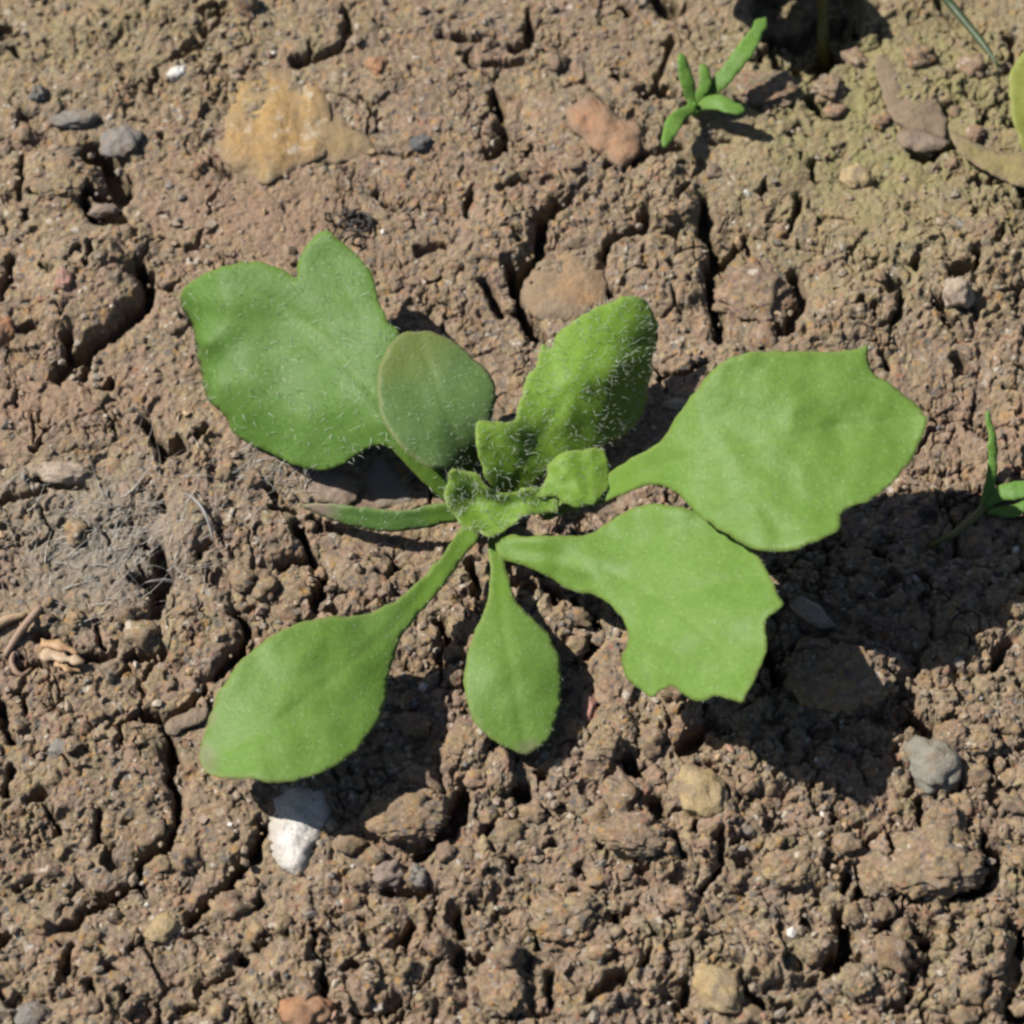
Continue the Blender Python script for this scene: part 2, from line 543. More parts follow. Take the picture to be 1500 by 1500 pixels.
# ------------------------------------------------------------------ the ground: one sheet with the real relief of cracked, crumbly soil
# polylines: (points in photograph pixels, half width px, depth cm)
CRACKS = [
    ([(137, 222), (160, 240), (172, 262), (178, 288)], 17, .55), ([(120, 278), (150, 292), (182, 290)], 11, .45), ([(122, 280), (127, 310), (150, 325), (180, 322)], 8, .35),
    ([(34, 240), (32, 265), (30, 292)], 5, .18), ([(52, 287), (70, 285)], 6, .2), ([(433, 97), (470, 92), (500, 77), (513, 50)], 7, .28), ([(228, 108), (220, 142)], 5, .15),
    ([(205, 388), (217, 418), (213, 447), (195, 467), (168, 487), (140, 507), (115, 522)], 11, .42), ([(18, 378), (9, 410), (2, 437)], 6, .3),
    ([(142, 365), (131, 408)], 5, .2), ([(60, 395), (78, 410)], 5, .2), ([(100, 490), (102, 525), (84, 552)], 9, .35), ([(142, 500), (123, 548)], 7, .3),
    ([(647, 52), (672, 55), (722, 58)], 6, .22), ([(772, 22), (776, 45), (774, 66), (750, 72)], 7, .26), ([(712, 93), (768, 90)], 5, .15), ([(505, 20), (510, 60)], 6, .2),
    ([(725, 150), (734, 165)], 10, .32), ([(732, 190), (742, 198)], 7, .25), ([(738, 212), (718, 228)], 8, .25), ([(688, 283), (684, 316)], 6, .25),
    ([(827, 300), (798, 318), (791, 345), (785, 375), (765, 396), (742, 390)], 10, .42), ([(745, 395), (757, 430), (770, 462), (787, 492)], 11, .45), ([(705, 410), (735, 450)], 9, .3),
    ([(945, 318), (942, 342), (905, 350)], 7, .28), ([(905, 350), (890, 365), (880, 398), (893, 432)], 5, .3), ([(885, 250), (925, 240), (952, 225), (1000, 215)], 6, .22),
    ([(943, 146), (968, 138), (987, 143)], 8, .25), ([(748, 276), (762, 262), (776, 268)], 5, .18), ([(730, 284), (745, 276)], 4, .15), ([(612, 368), (650, 360)], 6, .14),
    ([(1190, 142), (1212, 166)], 10, .32), ([(1158, 192), (1170, 180)], 7, .22), ([(1191, 236), (1190, 262)], 6, .2), ([(1173, 290), (1164, 325), (1145, 346)], 6, .25),
    ([(1030, 298), (1036, 340), (1046, 378), (1052, 392)], 9, .4), ([(1052, 392), (1085, 356), (1092, 348)], 8, .35), ([(1040, 395), (1044, 440), (1056, 482), (1050, 500)], 9, .4),
    ([(960, 130), (985, 60)], 6, .15), ([(1165, 405), (1174, 440), (1152, 482), (1130, 495)], 9, .32), ([(1340, 228), (1370, 226), (1396, 212)], 8, .25),
    ([(1395, 408), (1424, 402), (1430, 384)], 8, .28), ([(1320, 432), (1313, 470), (1295, 488)], 6, .22), ([(1490, 280), (1500, 300)], 8, .25), ([(1345, 385), (1340, 400)], 5, .18),
    ([(1370, 455), (1385, 462)], 8, .22), ([(1460, 362), (1470, 345)], 6, .2), ([(1430, 265), (1500, 285)], 5, .18), ([(1375, 150), (1385, 165)], 5, .18),
    ([(214, 622), (228, 645), (242, 668)], 8, .32), ([(55, 706), (90, 713), (128, 716)], 6, .2), ([(0, 738), (40, 730), (66, 722)], 6, .22), ([(287, 642), (300, 632)], 6, .2),
    ([(437, 775), (460, 815), (474, 850), (463, 888)], 8, .4), ([(412, 830), (445, 816)], 8, .32), ([(400, 748), (430, 745)], 6, .2), ([(340, 905), (375, 890)], 5, .2), ([(455, 758), (500, 768)], 6, .2),
    ([(235, 810), (236, 850), (226, 895)], 14, .42), ([(195, 850), (250, 842)], 8, .28), ([(240, 730), (243, 755)], 5, .2), ([(292, 812), (310, 800)], 7, .22),
    ([(350, 902), (367, 932), (347, 960), (318, 992)], 8, .35), ([(190, 962), (242, 958)], 8, .26), ([(128, 965), (165, 962)], 9, .3), ([(20, 985), (60, 975)], 8, .25), ([(145, 910), (150, 950)], 6, .2),
    ([(213, 1047), (237, 1057), (247, 1087), (253, 1117), (248, 1143), (260, 1162), (263, 1187), (258, 1220), (248, 1240)], 8, .42),
    ([(248, 1240), (225, 1246), (204, 1262), (203, 1290), (165, 1308), (120, 1336), (112, 1353), (88, 1358)], 9, .4), ([(203, 1290), (214, 1312)], 7, .3),
    ([(392, 1213), (370, 1257), (342, 1287), (310, 1317), (280, 1346)], 9, .42), ([(240, 1058), (275, 1035), (302, 1008)], 6, .3), ([(178, 1100), (180, 1065), (200, 1052)], 5, .2),
    ([(14, 1130), (10, 1162)], 8, .3), ([(45, 1172), (70, 1165)], 7, .24), ([(70, 1180), (85, 1222)], 5, .2), ([(146, 1195), (140, 1232)], 6, .24), ([(28, 1305), (46, 1290)], 7, .24),
    ([(205, 1372), (194, 1398)], 6, .24), ([(100, 1385), (94, 1420)], 7, .26), ([(140, 1392), (146, 1400)], 7, .22), ([(352, 1408), (360, 1412)], 10, .3), ([(380, 1390), (397, 1374)], 7, .25),
    ([(335, 1425), (296, 1446)], 6, .22), ([(470, 1436), (476, 1462)], 7, .26), ([(3, 1035), (14, 1085)], 8, .28), ([(36, 1020), (38, 1052)], 6, .24), ([(133, 1445), (137, 1470)], 6, .22),
    ([(180, 1210), (200, 1210)], 5, .16), ([(55, 1110), (80, 1102)], 6, .2), ([(460, 1360), (464, 1400), (470, 1430)], 5, .2), ([(300, 1365), (275, 1370)], 5, .18), ([(265, 1480), (285, 1475)], 7, .22),
    ([(678, 1165), (672, 1195), (655, 1222), (615, 1255)], 14, .5), ([(757, 1152), (768, 1178)], 13, .4), ([(752, 1115), (748, 1140)], 6, .25), ([(568, 1312), (625, 1312)], 9, .28),
    ([(670, 1340), (676, 1375)], 8, .28), ([(676, 1400), (670, 1422)], 8, .28), ([(725, 1392), (730, 1415)], 8, .28), ([(840, 1312), (833, 1355), (800, 1366)], 8, .32), ([(605, 1360), (585, 1400)], 11, .34),
    ([(760, 1442), (754, 1475), (730, 1490)], 8, .32), ([(807, 1432), (805, 1472)], 7, .28), ([(865, 1470), (900, 1440), (912, 1436)], 9, .3), ([(960, 1180), (966, 1200)], 11, .32), ([(880, 1240), (912, 1236)], 7, .26),
    ([(720, 1210), (712, 1228)], 7, .24), ([(752, 1268), (750, 1285)], 7, .24), ([(565, 1490), (585, 1474)], 9, .3), ([(505, 1430), (530, 1420)], 6, .2), ([(640, 1150), (650, 1170)], 7, .25), ([(940, 1420), (955, 1400)], 6, .2),
    ([(990, 1235), (1000, 1262)], 6, .2), ([(935, 1280), (950, 1275)], 6, .2), ([(850, 1275), (870, 1300)], 5, .18), ([(920, 1115), (935, 1135), (955, 1140)], 14, .4), ([(900, 1330), (905, 1350)], 6, .18),
    ([(1056, 1230), (1058, 1270), (1040, 1296), (1028, 1308)], 6, .26), ([(1095, 1230), (1075, 1245)], 8, .25), ([(1182, 1262), (1160, 1296)], 7, .28), ([(1233, 1290), (1234, 1318)], 6, .26),
    ([(1257, 1280), (1261, 1320), (1300, 1318)], 8, .3), ([(1452, 1262), (1444, 1308), (1386, 1314)], 12, .42), ([(1236, 1350), (1240, 1392), (1214, 1424)], 14, .5), ([(1240, 1392), (1254, 1412)], 10, .35),
    ([(1288, 1368), (1298, 1360)], 9, .28), ([(1345, 1392), (1358, 1383)], 8, .28), ([(1092, 1455), (1118, 1480)], 13, .4), ([(1130, 1482), (1155, 1478)], 7, .24), ([(1302, 1488), (1320, 1480)], 8, .26),
    ([(1498, 1360), (1491, 1400), (1474, 1465), (1490, 1492)], 13, .42), ([(1000, 1440), (1004, 1470)], 9, .3), ([(1210, 1215), (1225, 1205)], 6, .22), ([(1300, 1230), (1310, 1250)], 6, .22),
    ([(1440, 1230), (1445, 1248)], 8, .26), ([(1346, 1180), (1352, 1215)], 7, .25), ([(1406, 1135), (1405, 1165), (1390, 1175)], 7, .25), ([(1390, 1070), (1420, 1105)], 6, .2), ([(1450, 1115), (1455, 1140)], 6, .2),
    ([(1330, 1330), (1345, 1322)], 6, .2), ([(1180, 1345), (1190, 1365)], 6, .22), ([(1165, 1420), (1175, 1430)], 6, .2), ([(1010, 1400), (1017, 1440)], 5, .2), ([(1335, 1430), (1330, 1470)], 6, .22),
    ([(600, 880), (610, 900)], 6, .2), ([(870, 905), (880, 930), (860, 950)], 10, .35), ([(840, 880), (850, 910)], 8, .3), ([(800, 860), (815, 880)], 8, .28), ([(690, 830), (700, 870)], 8, .28), ([(640, 905), (660, 930), (640, 960)], 8, .3),
    ([(1145, 50), (1180, 45), (1225, 40)], 40, .38), ([(1150, 85), (1195, 92), (1225, 75)], 26, .3), ([(1140, 5), (1235, 0)], 40, .38), ([(960, 0), (985, 20)], 12, .3),
    ([(1372, 0), (1405, 40), (1450, 90)], 6, .12), ([(1478, 60), (1480, 105), (1472, 115)], 6, .22), ([(1298, 95), (1305, 105)], 6, .2),
    ([(0, 60), (40, 52)], 4, .1), ([(20, 75), (25, 85)], 6, .18), ([(330, 20), (300, 40)], 5, .12), ([(380, 250), (395, 262)], 5, .15), ([(315, 245), (332, 262)], 5, .18),
    ([(1420, 620), (1445, 640)], 5, .15), ([(1400, 525), (1415, 545)], 7, .22), ([(1290, 525), (1300, 540)], 6, .18), ([(1480, 540), (1500, 545)], 7, .2), ([(30, 570), (20, 600)], 4, .12),
    ([(1452, 985), (1475, 950)], 7, .22), ([(1330, 1060), (1370, 1080)], 12, .3), ([(1110, 940), (1140, 1000)], 12, .35), ([(1000, 1100), (1040, 1070)], 14, .4),
]
# raised lumps in the sheet: (centre x, y, radius x, y px, height cm, edge sharpness)
LUMPS = [
    (128, 432, 84, 78, .22, 5), (300, 932, 62, 72, .20, 6), (150, 1140, 100, 95, .10, 5), (320, 1210, 75, 70, .10, 4), (90, 268, 60, 50, .10, 5), (1395, 1265, 60, 50, .16, 4), (1430, 1420, 75, 85, .18, 4),
    (825, 1340, 52, 36, .16, 4), (600, 1200, 75, 48, .20, 4), (700, 1110, 60, 50, .14, 4), (930, 1230, 70, 35, .14, 4), (560, 1440, 55, 45, .15, 4), (740, 1440, 34, 45, .15, 4), (690, 1290, 70, 50, .10, 4),
    (640, 160, 130, 90, .07, 4), (450, 40, 120, 60, .08, 5), (840, 90, 90, 110, .05, 4), (730, 345, 60, 45, .10, 5), (970, 290, 55, 50, .12, 4), (980, 400, 65, 60, .1, 4), (1110, 250, 70, 60, .1, 3),
    (1250, 330, 120, 60, .08, 4), (1350, 100, 80, 60, .08, 3), (80, 620, 110, 60, .10, 4), (380, 780, 60, 50, .14, 5), (270, 790, 50, 60, .10, 4), (440, 870, 55, 40, .10, 4), (530, 850, 60, 60, .10, 4),
    (1240, 995, 90, 55, .22, 4), (1320, 870, 120, 70, .1, 4), (1160, 1270, 50, 42, .12, 4), (1050, 1420, 70, 60, .1, 4), (1130, 1430, 45, 40, .14, 4), (400, 1400, 90, 60, .06, 4), (180, 1430, 70, 70, .08, 4),
    (900, 1440, 90, 60, .06, 4), (640, 1440, 40, 60, .1, 4), (1100, 1130, 60, 50, .08, 4), (1180, 1160, 60, 30, .08, 4), (1040, 1230, 50, 60, .1, 4), (890, 1080, 45, 55, .12, 4),
]
SMOOTH = [(400, 320, 130, 60), (640, 170, 120, 70), (80, 600, 120, 60), (830, 60, 90, 80), (300, 930, 60, 65), (1370, 640, 90, 70), (1280, 320, 110, 50), (820, 410, 60, 60), (560, 300, 60, 60), (150, 250, 90, 50)]

PITCH = 0.0115
XF = np.arange(-5.75, 5.75, PITCH)
YF = np.arange(-5.5, 6.75, PITCH)


def spread(a):
    g = []
    x = PITCH * 1.5; s = x
    while s < 260:
        g.append(s); x *= 1.22; s += x
    g = np.array(g)
    return np.concatenate([(a[0] - g)[::-1], a, a[-1] + g])


XS, YS = spread(XF), spread(YF)
X, Y = np.meshgrid(XS, YS)
X = X.astype(np.float64); Y = Y.astype(np.float64)


def relief(X, Y):
    wx = 0.10 * fbm(X * 1.6, Y * 1.6, 3, 1) + 0.035 * fbm(X * 9, Y * 9, 2, 3)
    wy = 0.10 * fbm(X * 1.6 + 40, Y * 1.6, 3, 2) + 0.035 * fbm(X * 9 + 9, Y * 9, 2, 4)
    A, B = X + wx, Y + wy
    px = to_px(np.stack([X, Y, 0 * X], -1))
    PX, PY = px[..., 0], px[..., 1]
    wp = to_px(np.stack([A, B, 0 * X], -1))
    WX, WY = wp[..., 0], wp[..., 1]
    near = (np.abs(X) < 7) & (Y > -7) & (Y < 8)
    crumb = sstep(-0.25, 0.3, fbm(X * 0.45, Y * 0.45, 3, 21)) * 0.55 + 0.45 * sstep(400, 1250, PY)
    crumb = np.clip(crumb + 0.25 * sstep(1000, 1300, PX) * sstep(150, 400, PY), 0.12, 1)
    crumb = crumb * (1 - 0.5 * np.exp(-((PX - 230) / 360) ** 2 - ((PY - 1200) / 330) ** 2)) * (0.72 + 0.28 * sstep(900, 1150, PX))
    for (cx, cy, rx, ry) in SMOOTH:
        r = ((WX - cx) / rx) ** 2 + ((WY - cy) / ry) ** 2
        crumb = crumb * (1 - 0.75 * np.exp(-r * r * 0.7))
    H = 0.16 * fbm(X * 0.33, Y * 0.33, 3, 5)
    f1, f2, r1, tl = worley(A * 1.25, B * 1.25, 1)
    H += crumb * (0.075 * (1 - np.clip(f1 / .85, 0, 1) ** 3.0) + 0.04 * (r1 - .5) + 0.07 * tl)
    m1 = sstep(0.1, 0.45, fbm(X * 0.8 + 5, Y * 0.8, 3, 31))
    H -= m1 * 0.20 * (1 - sstep(0.025, 0.055, f2 - f1))
    f1, f2, r2, tl = worley(A * 4.3, B * 4.3, 2)
    c2 = sstep(0.1, 0.75, crumb + 0.35 * fbm(X * 1.1, Y * 1.1, 2, 44))
    H += c2 * (0.074 * (1 - np.clip(f1 / .8, 0, 1) ** 4.0) + 0.035 * (r2 - .5) + 0.065 * tl)
    H -= 0.13 * (1 - sstep(.34, .46, f1)) * sstep(.91, .94, r2) * (.35 + .65 * c2)
    m2 = sstep(0.1, 0.45, fbm(X * 1.5 + 15, Y * 1.5, 3, 33))
    H -= (0.45 + 0.55 * c2) * m2 * 0.13 * (1 - sstep(0.04, 0.10, f2 - f1))
    m4 = sstep(0.28, 0.42, fbm(X * 2.1 + 4, Y * 2.1 + 8, 3, 35))
    H -= 0.20 * m4 * sstep(.50, .62, f1)
    f1, f2, r3, tl = worley(A * 9.5 + 3, B * 9.5, 3)
    c3 = 0.30 + 0.70 * c2
    H += c3 * 0.80 * (0.042 * (1 - np.clip(f1 / .8, 0, 1) ** 2.6) + 0.015 * (r3 - .5) + 0.040 * tl)
    H -= 0.08 * (1 - sstep(.30, .48, f1)) * sstep(.86, .90, r3) * c3
    H += 0.045 * (1 - sstep(.15, .45, f1)) * sstep(.16, .10, r3) * c3
    H -= 0.035 * m2 * (1 - sstep(0.04, 0.12, f2 - f1))
    f1, f2, r4, tl = worley(X * 18.0 + 3, Y * 18.0, 4)
    H += 0.6 * (0.5 + .5 * c2) * (0.024 * (1 - np.clip(f1 / .8, 0, 1) ** 2) + 0.006 * (r4 - .5))
    H += 0.035 * fbm(X * 3, Y * 3, 4, 8) + 0.020 * fbm(X * 14, Y * 14, 4, 9, .55)
    # lumps
    for (cx, cy, rx, ry, h, q) in LUMPS:
        s = near & (np.abs(PX - cx) < rx * 1.6) & (np.abs(PY - cy) < ry * 1.6)
        r = np.sqrt(((WX[s] - cx) / rx) ** 2 + ((WY[s] - cy) / ry) ** 2)
        H[s] += h * (1 - np.clip(r, 0, 1) ** q) * (1 - 0.25 * r.clip(0, 1) ** 2) * 0.9
    # cracks and pits
    wn_ = 0.75 + 0.7 * fbm(X * 4, Y * 4, 2, 60)
    J = 9 * fbm(X * 5, Y * 5, 3, 61), 9 * fbm(X * 5 + 30, Y * 5, 3, 62)
    for pts, w, dep in CRACKS:
        a = np.array(pts)
        m = w * 2 + 24
        s = near & (PX > a[:, 0].min() - m) & (PX < a[:, 0].max() + m) & (PY > a[:, 1].min() - m) & (PY < a[:, 1].max() + m)
        d = seg_dist(PX[s] + J[0][s], PY[s] + J[1][s], pts)
        ww = w * (0.25 + 0.85 * wn_[s])
        t = 0.8 * (1 - sstep(ww - 3.0, ww + 0.8, d)) + 0.2 * np.clip(1.2 - d / (ww * 1.6), 0, 1)
        H[s] -= dep * 1.05 * t
    # the soil sinks a little under the rosette
    H -= 0.10 * np.exp(-(((PX - 720) / 260) ** 2 + ((PY - 760) / 230) ** 2))
    moss = 1.15 * np.exp(-(((PX - 1320) / 270) ** 2 + ((PY - 170) / 210) ** 2)) + 0.35 * np.exp(-(((PX - 150) / 300) ** 2 + ((PY - 60) / 120) ** 2))
    red = np.exp(-(((PX - 380) / 150) ** 2 + ((PY - 320) / 70) ** 2)) + np.exp(-(((PX - 80) / 140) ** 2 + ((PY - 600) / 60) ** 2)) + .6 * np.exp(-(((PX - 1380) / 120) ** 2 + ((PY - 640) / 60) ** 2))
    grey = np.exp(-(((PX - 150) / 130) ** 2 + ((PY - 800) / 90) ** 2))
    return H, moss.clip(0, 1), red.clip(0, 1), grey.clip(0, 1)


H, MOSS, RED, GREY = relief(X, Y)
far = sstep(6, 30, np.hypot(X, Y))
H = H * (1 - 0.5 * far)
GX = X + (0.022 * fbm(X * 6, Y * 6, 2, 71) + 0.022 * fbm(X * 11 + H * 16, Y * 11 + H * 13, 3, 73)) * (1 - far)
GY = Y + (0.022 * fbm(X * 6 + 20, Y * 6, 2, 72) + 0.022 * fbm(X * 11 - H * 12, Y * 11 + H * 17, 3, 74)) * (1 - far)
ny, nx = X.shape
ii = (np.arange(ny - 1)[:, None] * nx + np.arange(nx - 1)[None]).ravel()
Q = np.stack([ii, ii + 1, ii + nx + 1, ii + nx], -1)
g_me = mesh_np('soil_ground', np.stack([GX, GY, H], -1).reshape(-1, 3), Q)
attr(g_me, 'moss', MOSS.ravel()); attr(g_me, 'red', RED.ravel()); attr(g_me, 'grey', GREY.ravel())
tag(obj('ground', g_me, M_SOIL), kind='structure')


def ground_z(x, y):
    i = np.clip(np.searchsorted(XS, x) - 1, 0, len(XS) - 2)
    j = np.clip(np.searchsorted(YS, y) - 1, 0, len(YS) - 2)
    return H[j, i]


def on_ground(px, py):
    """the ground point seen at a pixel"""
    P = at(px, py, 0.0)
    for _ in range(4):
        P = at(px, py, ground_z(P[..., 0], P[..., 1]))
    return P

# ------------------------------------------------------------------ sheets with thickness: leaves, flat stones


def sheet(name, outline, hfun, thick, pitch=5.5, seed=0, mid=None, side=(), wav=0.03, wavs=70.0, rim=0.02, stalk=None, tipc=None, jag=0.8, rimw=6.0, extra=None):
    B = catmull(outline, pitch * 0.8)
    rg = np.random.default_rng(seed + 1)
    nb = len(B)
    # the margin is slightly uneven
    tn = np.roll(B, -1, 0) - np.roll(B, 1, 0)
    nn = np.stack([tn[:, 1], -tn[:, 0]], -1) / (np.linalg.norm(tn, axis=1)[:, None] + 1e-6)
    j = rg.normal(0, 1, nb); j = (j + np.roll(j, 1) + np.roll(j, -1)) / 2
    B = B + nn * (jag * j)[:, None]
    lo, hi = B.min(0), B.max(0)
    gx, gy = np.meshgrid(np.arange(lo[0], hi[0], pitch), np.arange(lo[1], hi[1], pitch * .87))
    gx = gx + (np.arange(gx.shape[0]) % 2)[:, None] * pitch * .5
    gx = gx.ravel() + rg.uniform(-.6, .6, gx.size); gy = gy.ravel() + rg.uniform(-.6, .6, gy.size)
    k = inside(gx, gy, B)
    gx, gy = gx[k], gy[k]
    d = seg_dist(gx, gy, B, True)
    k = d > pitch * 0.55
    pts = np.concatenate([B, np.stack([gx[k], gy[k]], -1)])
    res = delaunay_2d_cdt([Vector(p) for p in pts], [(i, (i + 1) % nb) for i in range(nb)], [], 1, 1e-5)
    V2 = np.array([tuple(v) for v in res[0]]); F = np.array(res[2], int)
    # all triangles face the camera side (pixel y runs downwards)
    a, b, c = V2[F[:, 0]], V2[F[:, 1]], V2[F[:, 2]]
    ar = (b[:, 0] - a[:, 0]) * (c[:, 1] - a[:, 1]) - (b[:, 1] - a[:, 1]) * (c[:, 0] - a[:, 0])
    F[ar > 0] = F[ar > 0][:, ::-1]
    px, py = V2[:, 0], V2[:, 1]
    de = seg_dist(px, py, B, True)
    h = hfun(px, py) + (extra(px, py) if extra else 0) + wav * fbm(px / wavs + seed, py / wavs, 2 if mid else 3, seed, .35) + rim * (1 - np.exp(-de / rimw)) - rim
    vein = np.zeros(len(px))
    if mid:
        dm = seg_dist(px, py, mid)
        vein = np.exp(-(dm / 3.2) ** 2)
        h = h - 0.010 * np.exp(-(dm / 8.0) ** 2)
        for s in side:
            ds = seg_dist(px, py, s)
            vein = np.maximum(vein, 0.42 * np.exp(-(ds / 2.6) ** 2))
            h = h - 0.004 * np.exp(-(ds / 8.0) ** 2)
    W = at(px, py, h)
    n = len(W)
    fn = np.cross(W[F[:, 1]] - W[F[:, 0]], W[F[:, 2]] - W[F[:, 0]])
    vn = np.zeros((n, 3))
    for q in range(3):
        np.add.at(vn, F[:, q], fn)
    vn /= np.linalg.norm(vn, axis=1)[:, None] + 1e-12
    st = np.zeros(n)
    if stalk is not None:
        (ax, ay, ar_), = [stalk]
        st = 1 - sstep(ar_ * 0.55, ar_, np.hypot(px - ax, py - ay))
    tip = np.zeros(n)
    if tipc is not None:
        for (ax, ay, ar_) in tipc:
            tip = np.maximum(tip, 1 - sstep(ar_ * 0.3, ar_, np.hypot(px - ax, py - ay)))
    th = thick * (0.3 + 0.7 * sstep(0, 14, de))
    if stalk is not None:
        th = th * (1 + 2.0 * st)
    Wb = W - vn * th[:, None]
    ed = {}
    for t in F:
        for q in range(3):
            e = (t[q], t[(q + 1) % 3])
            ed[e] = 1
    rimf = np.array([(b_, a_, a_ + n, b_ + n) for (a_, b_) in ed if (b_, a_) not in ed], int)
    allv = np.concatenate([W, Wb])
    me = mesh_np(name, allv, [F, F[:, ::-1] + n, rimf])
    z = np.zeros(n)
    for nm, val in (('edge', np.exp(-de / 3.2)), ('vein', vein), ('stalk', st), ('tip', tip), ('rimd', np.exp(-de / 13.0))):
        attr(me, nm, np.concatenate([val, val]))
    return me, W, F, vn, de


def strands(name, roots, dirs, lens, rad, seed=0, bend=0.35, segs=3, droop=0.0):
    """thin tapered hairs, three-sided"""
    rg = np.random.default_rng(seed)
    m = len(roots)
    dirs = dirs / (np.linalg.norm(dirs, axis=1)[:, None] + 1e-9)
    bx = rg.normal(0, 1, (m, 3))
    bx -= dirs * (bx * dirs).sum(1)[:, None]
    bx /= np.linalg.norm(bx, axis=1)[:, None]
    by = np.cross(dirs, bx)
    rad = np.broadcast_to(rad, (m,))
    V = []
    for s in range(segs + 1):
        t = s / segs
        c = roots + dirs * (lens * t)[:, None] + bx * (lens * bend * t * t)[:, None]
        c[:, 2] -= droop * lens * t * t
        r = rad * (1 - 0.8 * t)
        for q in range(3):
            a = q * 2.0944
            V.append(c + bx * (r * math.cos(a))[:, None] + by * (r * math.sin(a))[:, None])
    V = np.stack(V, 1)
    F = []
    base = np.arange(m) * V.shape[1]
    for s in range(segs):
        for q in range(3):
            a, b = s * 3 + q, s * 3 + (q + 1) % 3
            F.append(np.stack([base + a, base + b, base + b + 3, base + a + 3], -1))
    return mesh_np(name, V.reshape(-1, 3), np.concatenate(F))


def hairs_on(parent, W, F, vn, count, length, rad, seed, mat, region=None, de=None, lean=(0.0, 0.0, 0.0), margin=0):
    rg = np.random.default_rng(seed)
    a, b, c = W[F[:, 0]], W[F[:, 1]], W[F[:, 2]]
    area = np.linalg.norm(np.cross(b - a, c - a), axis=1)
    cen = to_px((a + b + c) / 3)
    wgt = area.copy()
    if region is not None:
        wgt = wgt * region(cen[:, 0], cen[:, 1])
    k = rg.choice(len(F), count, p=wgt / wgt.sum())
    r1 = np.sqrt(rg.random(count)); r2 = rg.random(count)
    root = a[k] * (1 - r1)[:, None] + b[k] * (r1 * (1 - r2))[:, None] + c[k] * (r1 * r2)[:, None]
    nrm = vn[F[k, 0]]
    d = nrm * 0.75 + rg.normal(0, 0.5, (count, 3)) + np.array(lean)
    L = length * rg.uniform(0.5, 1.25, count)
    if margin:
        e = np.where(de < 0.6)[0]
        e = rg.choice(e, margin)
        root = np.concatenate([root, W[e]])
        ce = W.mean(0)
        od = W[e] - ce
        od[:, 2] = 0
        od /= np.linalg.norm(od, axis=1)[:, None] + 1e-9
        d = np.concatenate([d, od * 0.8 + np.array([0, 0, .5]) + rg.normal(0, .35, od.shape)])
        L = np.concatenate([L, length * rg.uniform(0.4, 0.9, margin)])
    root = root - nrm[0] * 0.0
    me = strands('leaf_hairs', root, d, L, rad, seed, .16)
    o = obj('leaf_hairs', me, mat, parent)
    o['kind'] = 'stuff'
    return o


def tube(name_me, path, radii, sides=8, cap=True, seed=0):
    P = [np.array(p, float) for p in path]
    V = []; F = []
    n = len(P)
    for i in range(n):
        t = P[min(i + 1, n - 1)] - P[max(i - 1, 0)]
        t /= np.linalg.norm(t) + 1e-9
        ref = np.array([0, 0, 1.0]) if abs(t[2]) < .9 else np.array([1.0, 0, 0])
        a = np.cross(t, ref); a /= np.linalg.norm(a); b = np.cross(t, a)
        for q in range(sides):
            g = 2 * math.pi * q / sides
            V.append(P[i] + radii[i] * (a * math.cos(g) + b * math.sin(g)))
    for i in range(n - 1):
        for q in range(sides):
            F.append((i * sides + q, i * sides + (q + 1) % sides, (i + 1) * sides + (q + 1) % sides, (i + 1) * sides + q))
    T = []
    if cap:
        V += [P[0], P[-1]]
        for q in range(sides):
            T.append((len(V) - 2, (q + 1) % sides, q))
            T.append((len(V) - 1, (n - 1) * sides + q, (n - 1) * sides + (q + 1) % sides))
    fs = [np.array(F)] + ([np.array(T)] if T else [])
    return mesh_np(name_me, np.array(V), fs)

# ------------------------------------------------------------------ the seedling in the middle
G1, G2 = (0.118, 0.232, 0.052), (0.150, 0.278, 0.068)
M_LEAF = leaf_material('leaf_green', (0.154, 0.288, 0.046), (0.183, 0.325, 0.064), (0.261, 0.323, 0.089), trans=0.2)
M_LEAF_DARK = leaf_material('leaf_deep_green', (0.114, 0.236, 0.041), (0.143, 0.272, 0.057), (0.250, 0.342, 0.079))
M_LEAF_GREY = leaf_material('leaf_grey_green', (0.134, 0.236, 0.068), (0.159, 0.261, 0.086), (0.299, 0.277, 0.123), tip=(0.188, 0.259, 0.068))
M_LEAF_YOUNG = leaf_material('leaf_young', (0.200, 0.360, 0.043), (0.242, 0.408, 0.059), (0.352, 0.441, 0.131), base=(0.164, 0.307, 0.025), trans=0.26)
M_LEAF_TIP = leaf_material('leaf_green_pale_tip', (0.151, 0.286, 0.046), (0.179, 0.321, 0.064), (0.281, 0.314, 0.111), tip=(0.242, 0.277, 0.123))
M_LEAF_NARROW = leaf_material('leaf_narrow', (0.097, 0.216, 0.045), (0.126, 0.250, 0.061), (0.250, 0.277, 0.111), tip=(0.347, 0.250, 0.213))
M_HAIR = plain_material('leaf_hair', (0.62, 0.70, 0.54), (0.72, 0.78, 0.64), 3.0, 0.45)

BASE = Vector(at(716, 752, 0.0)); BASE.z = float(ground_z(BASE.x, BASE.y))
plant = empty('seedling', BASE)
tag(plant, 'green seedling rosette with broad toothed hairy leaves growing from the cracked brown soil', 'seedling')



def rolled_edge(x, y):
    # the left margin of the broad leaf is rolled down, with a soft trough inside it
    d = seg_dist(x, y, [(258, 425), (276, 478), (288, 530), (300, 590)])
    return -0.20 * (1 - sstep(0, 15, d)) - 0.04 * np.exp(-((d - 40) / 20) ** 2)


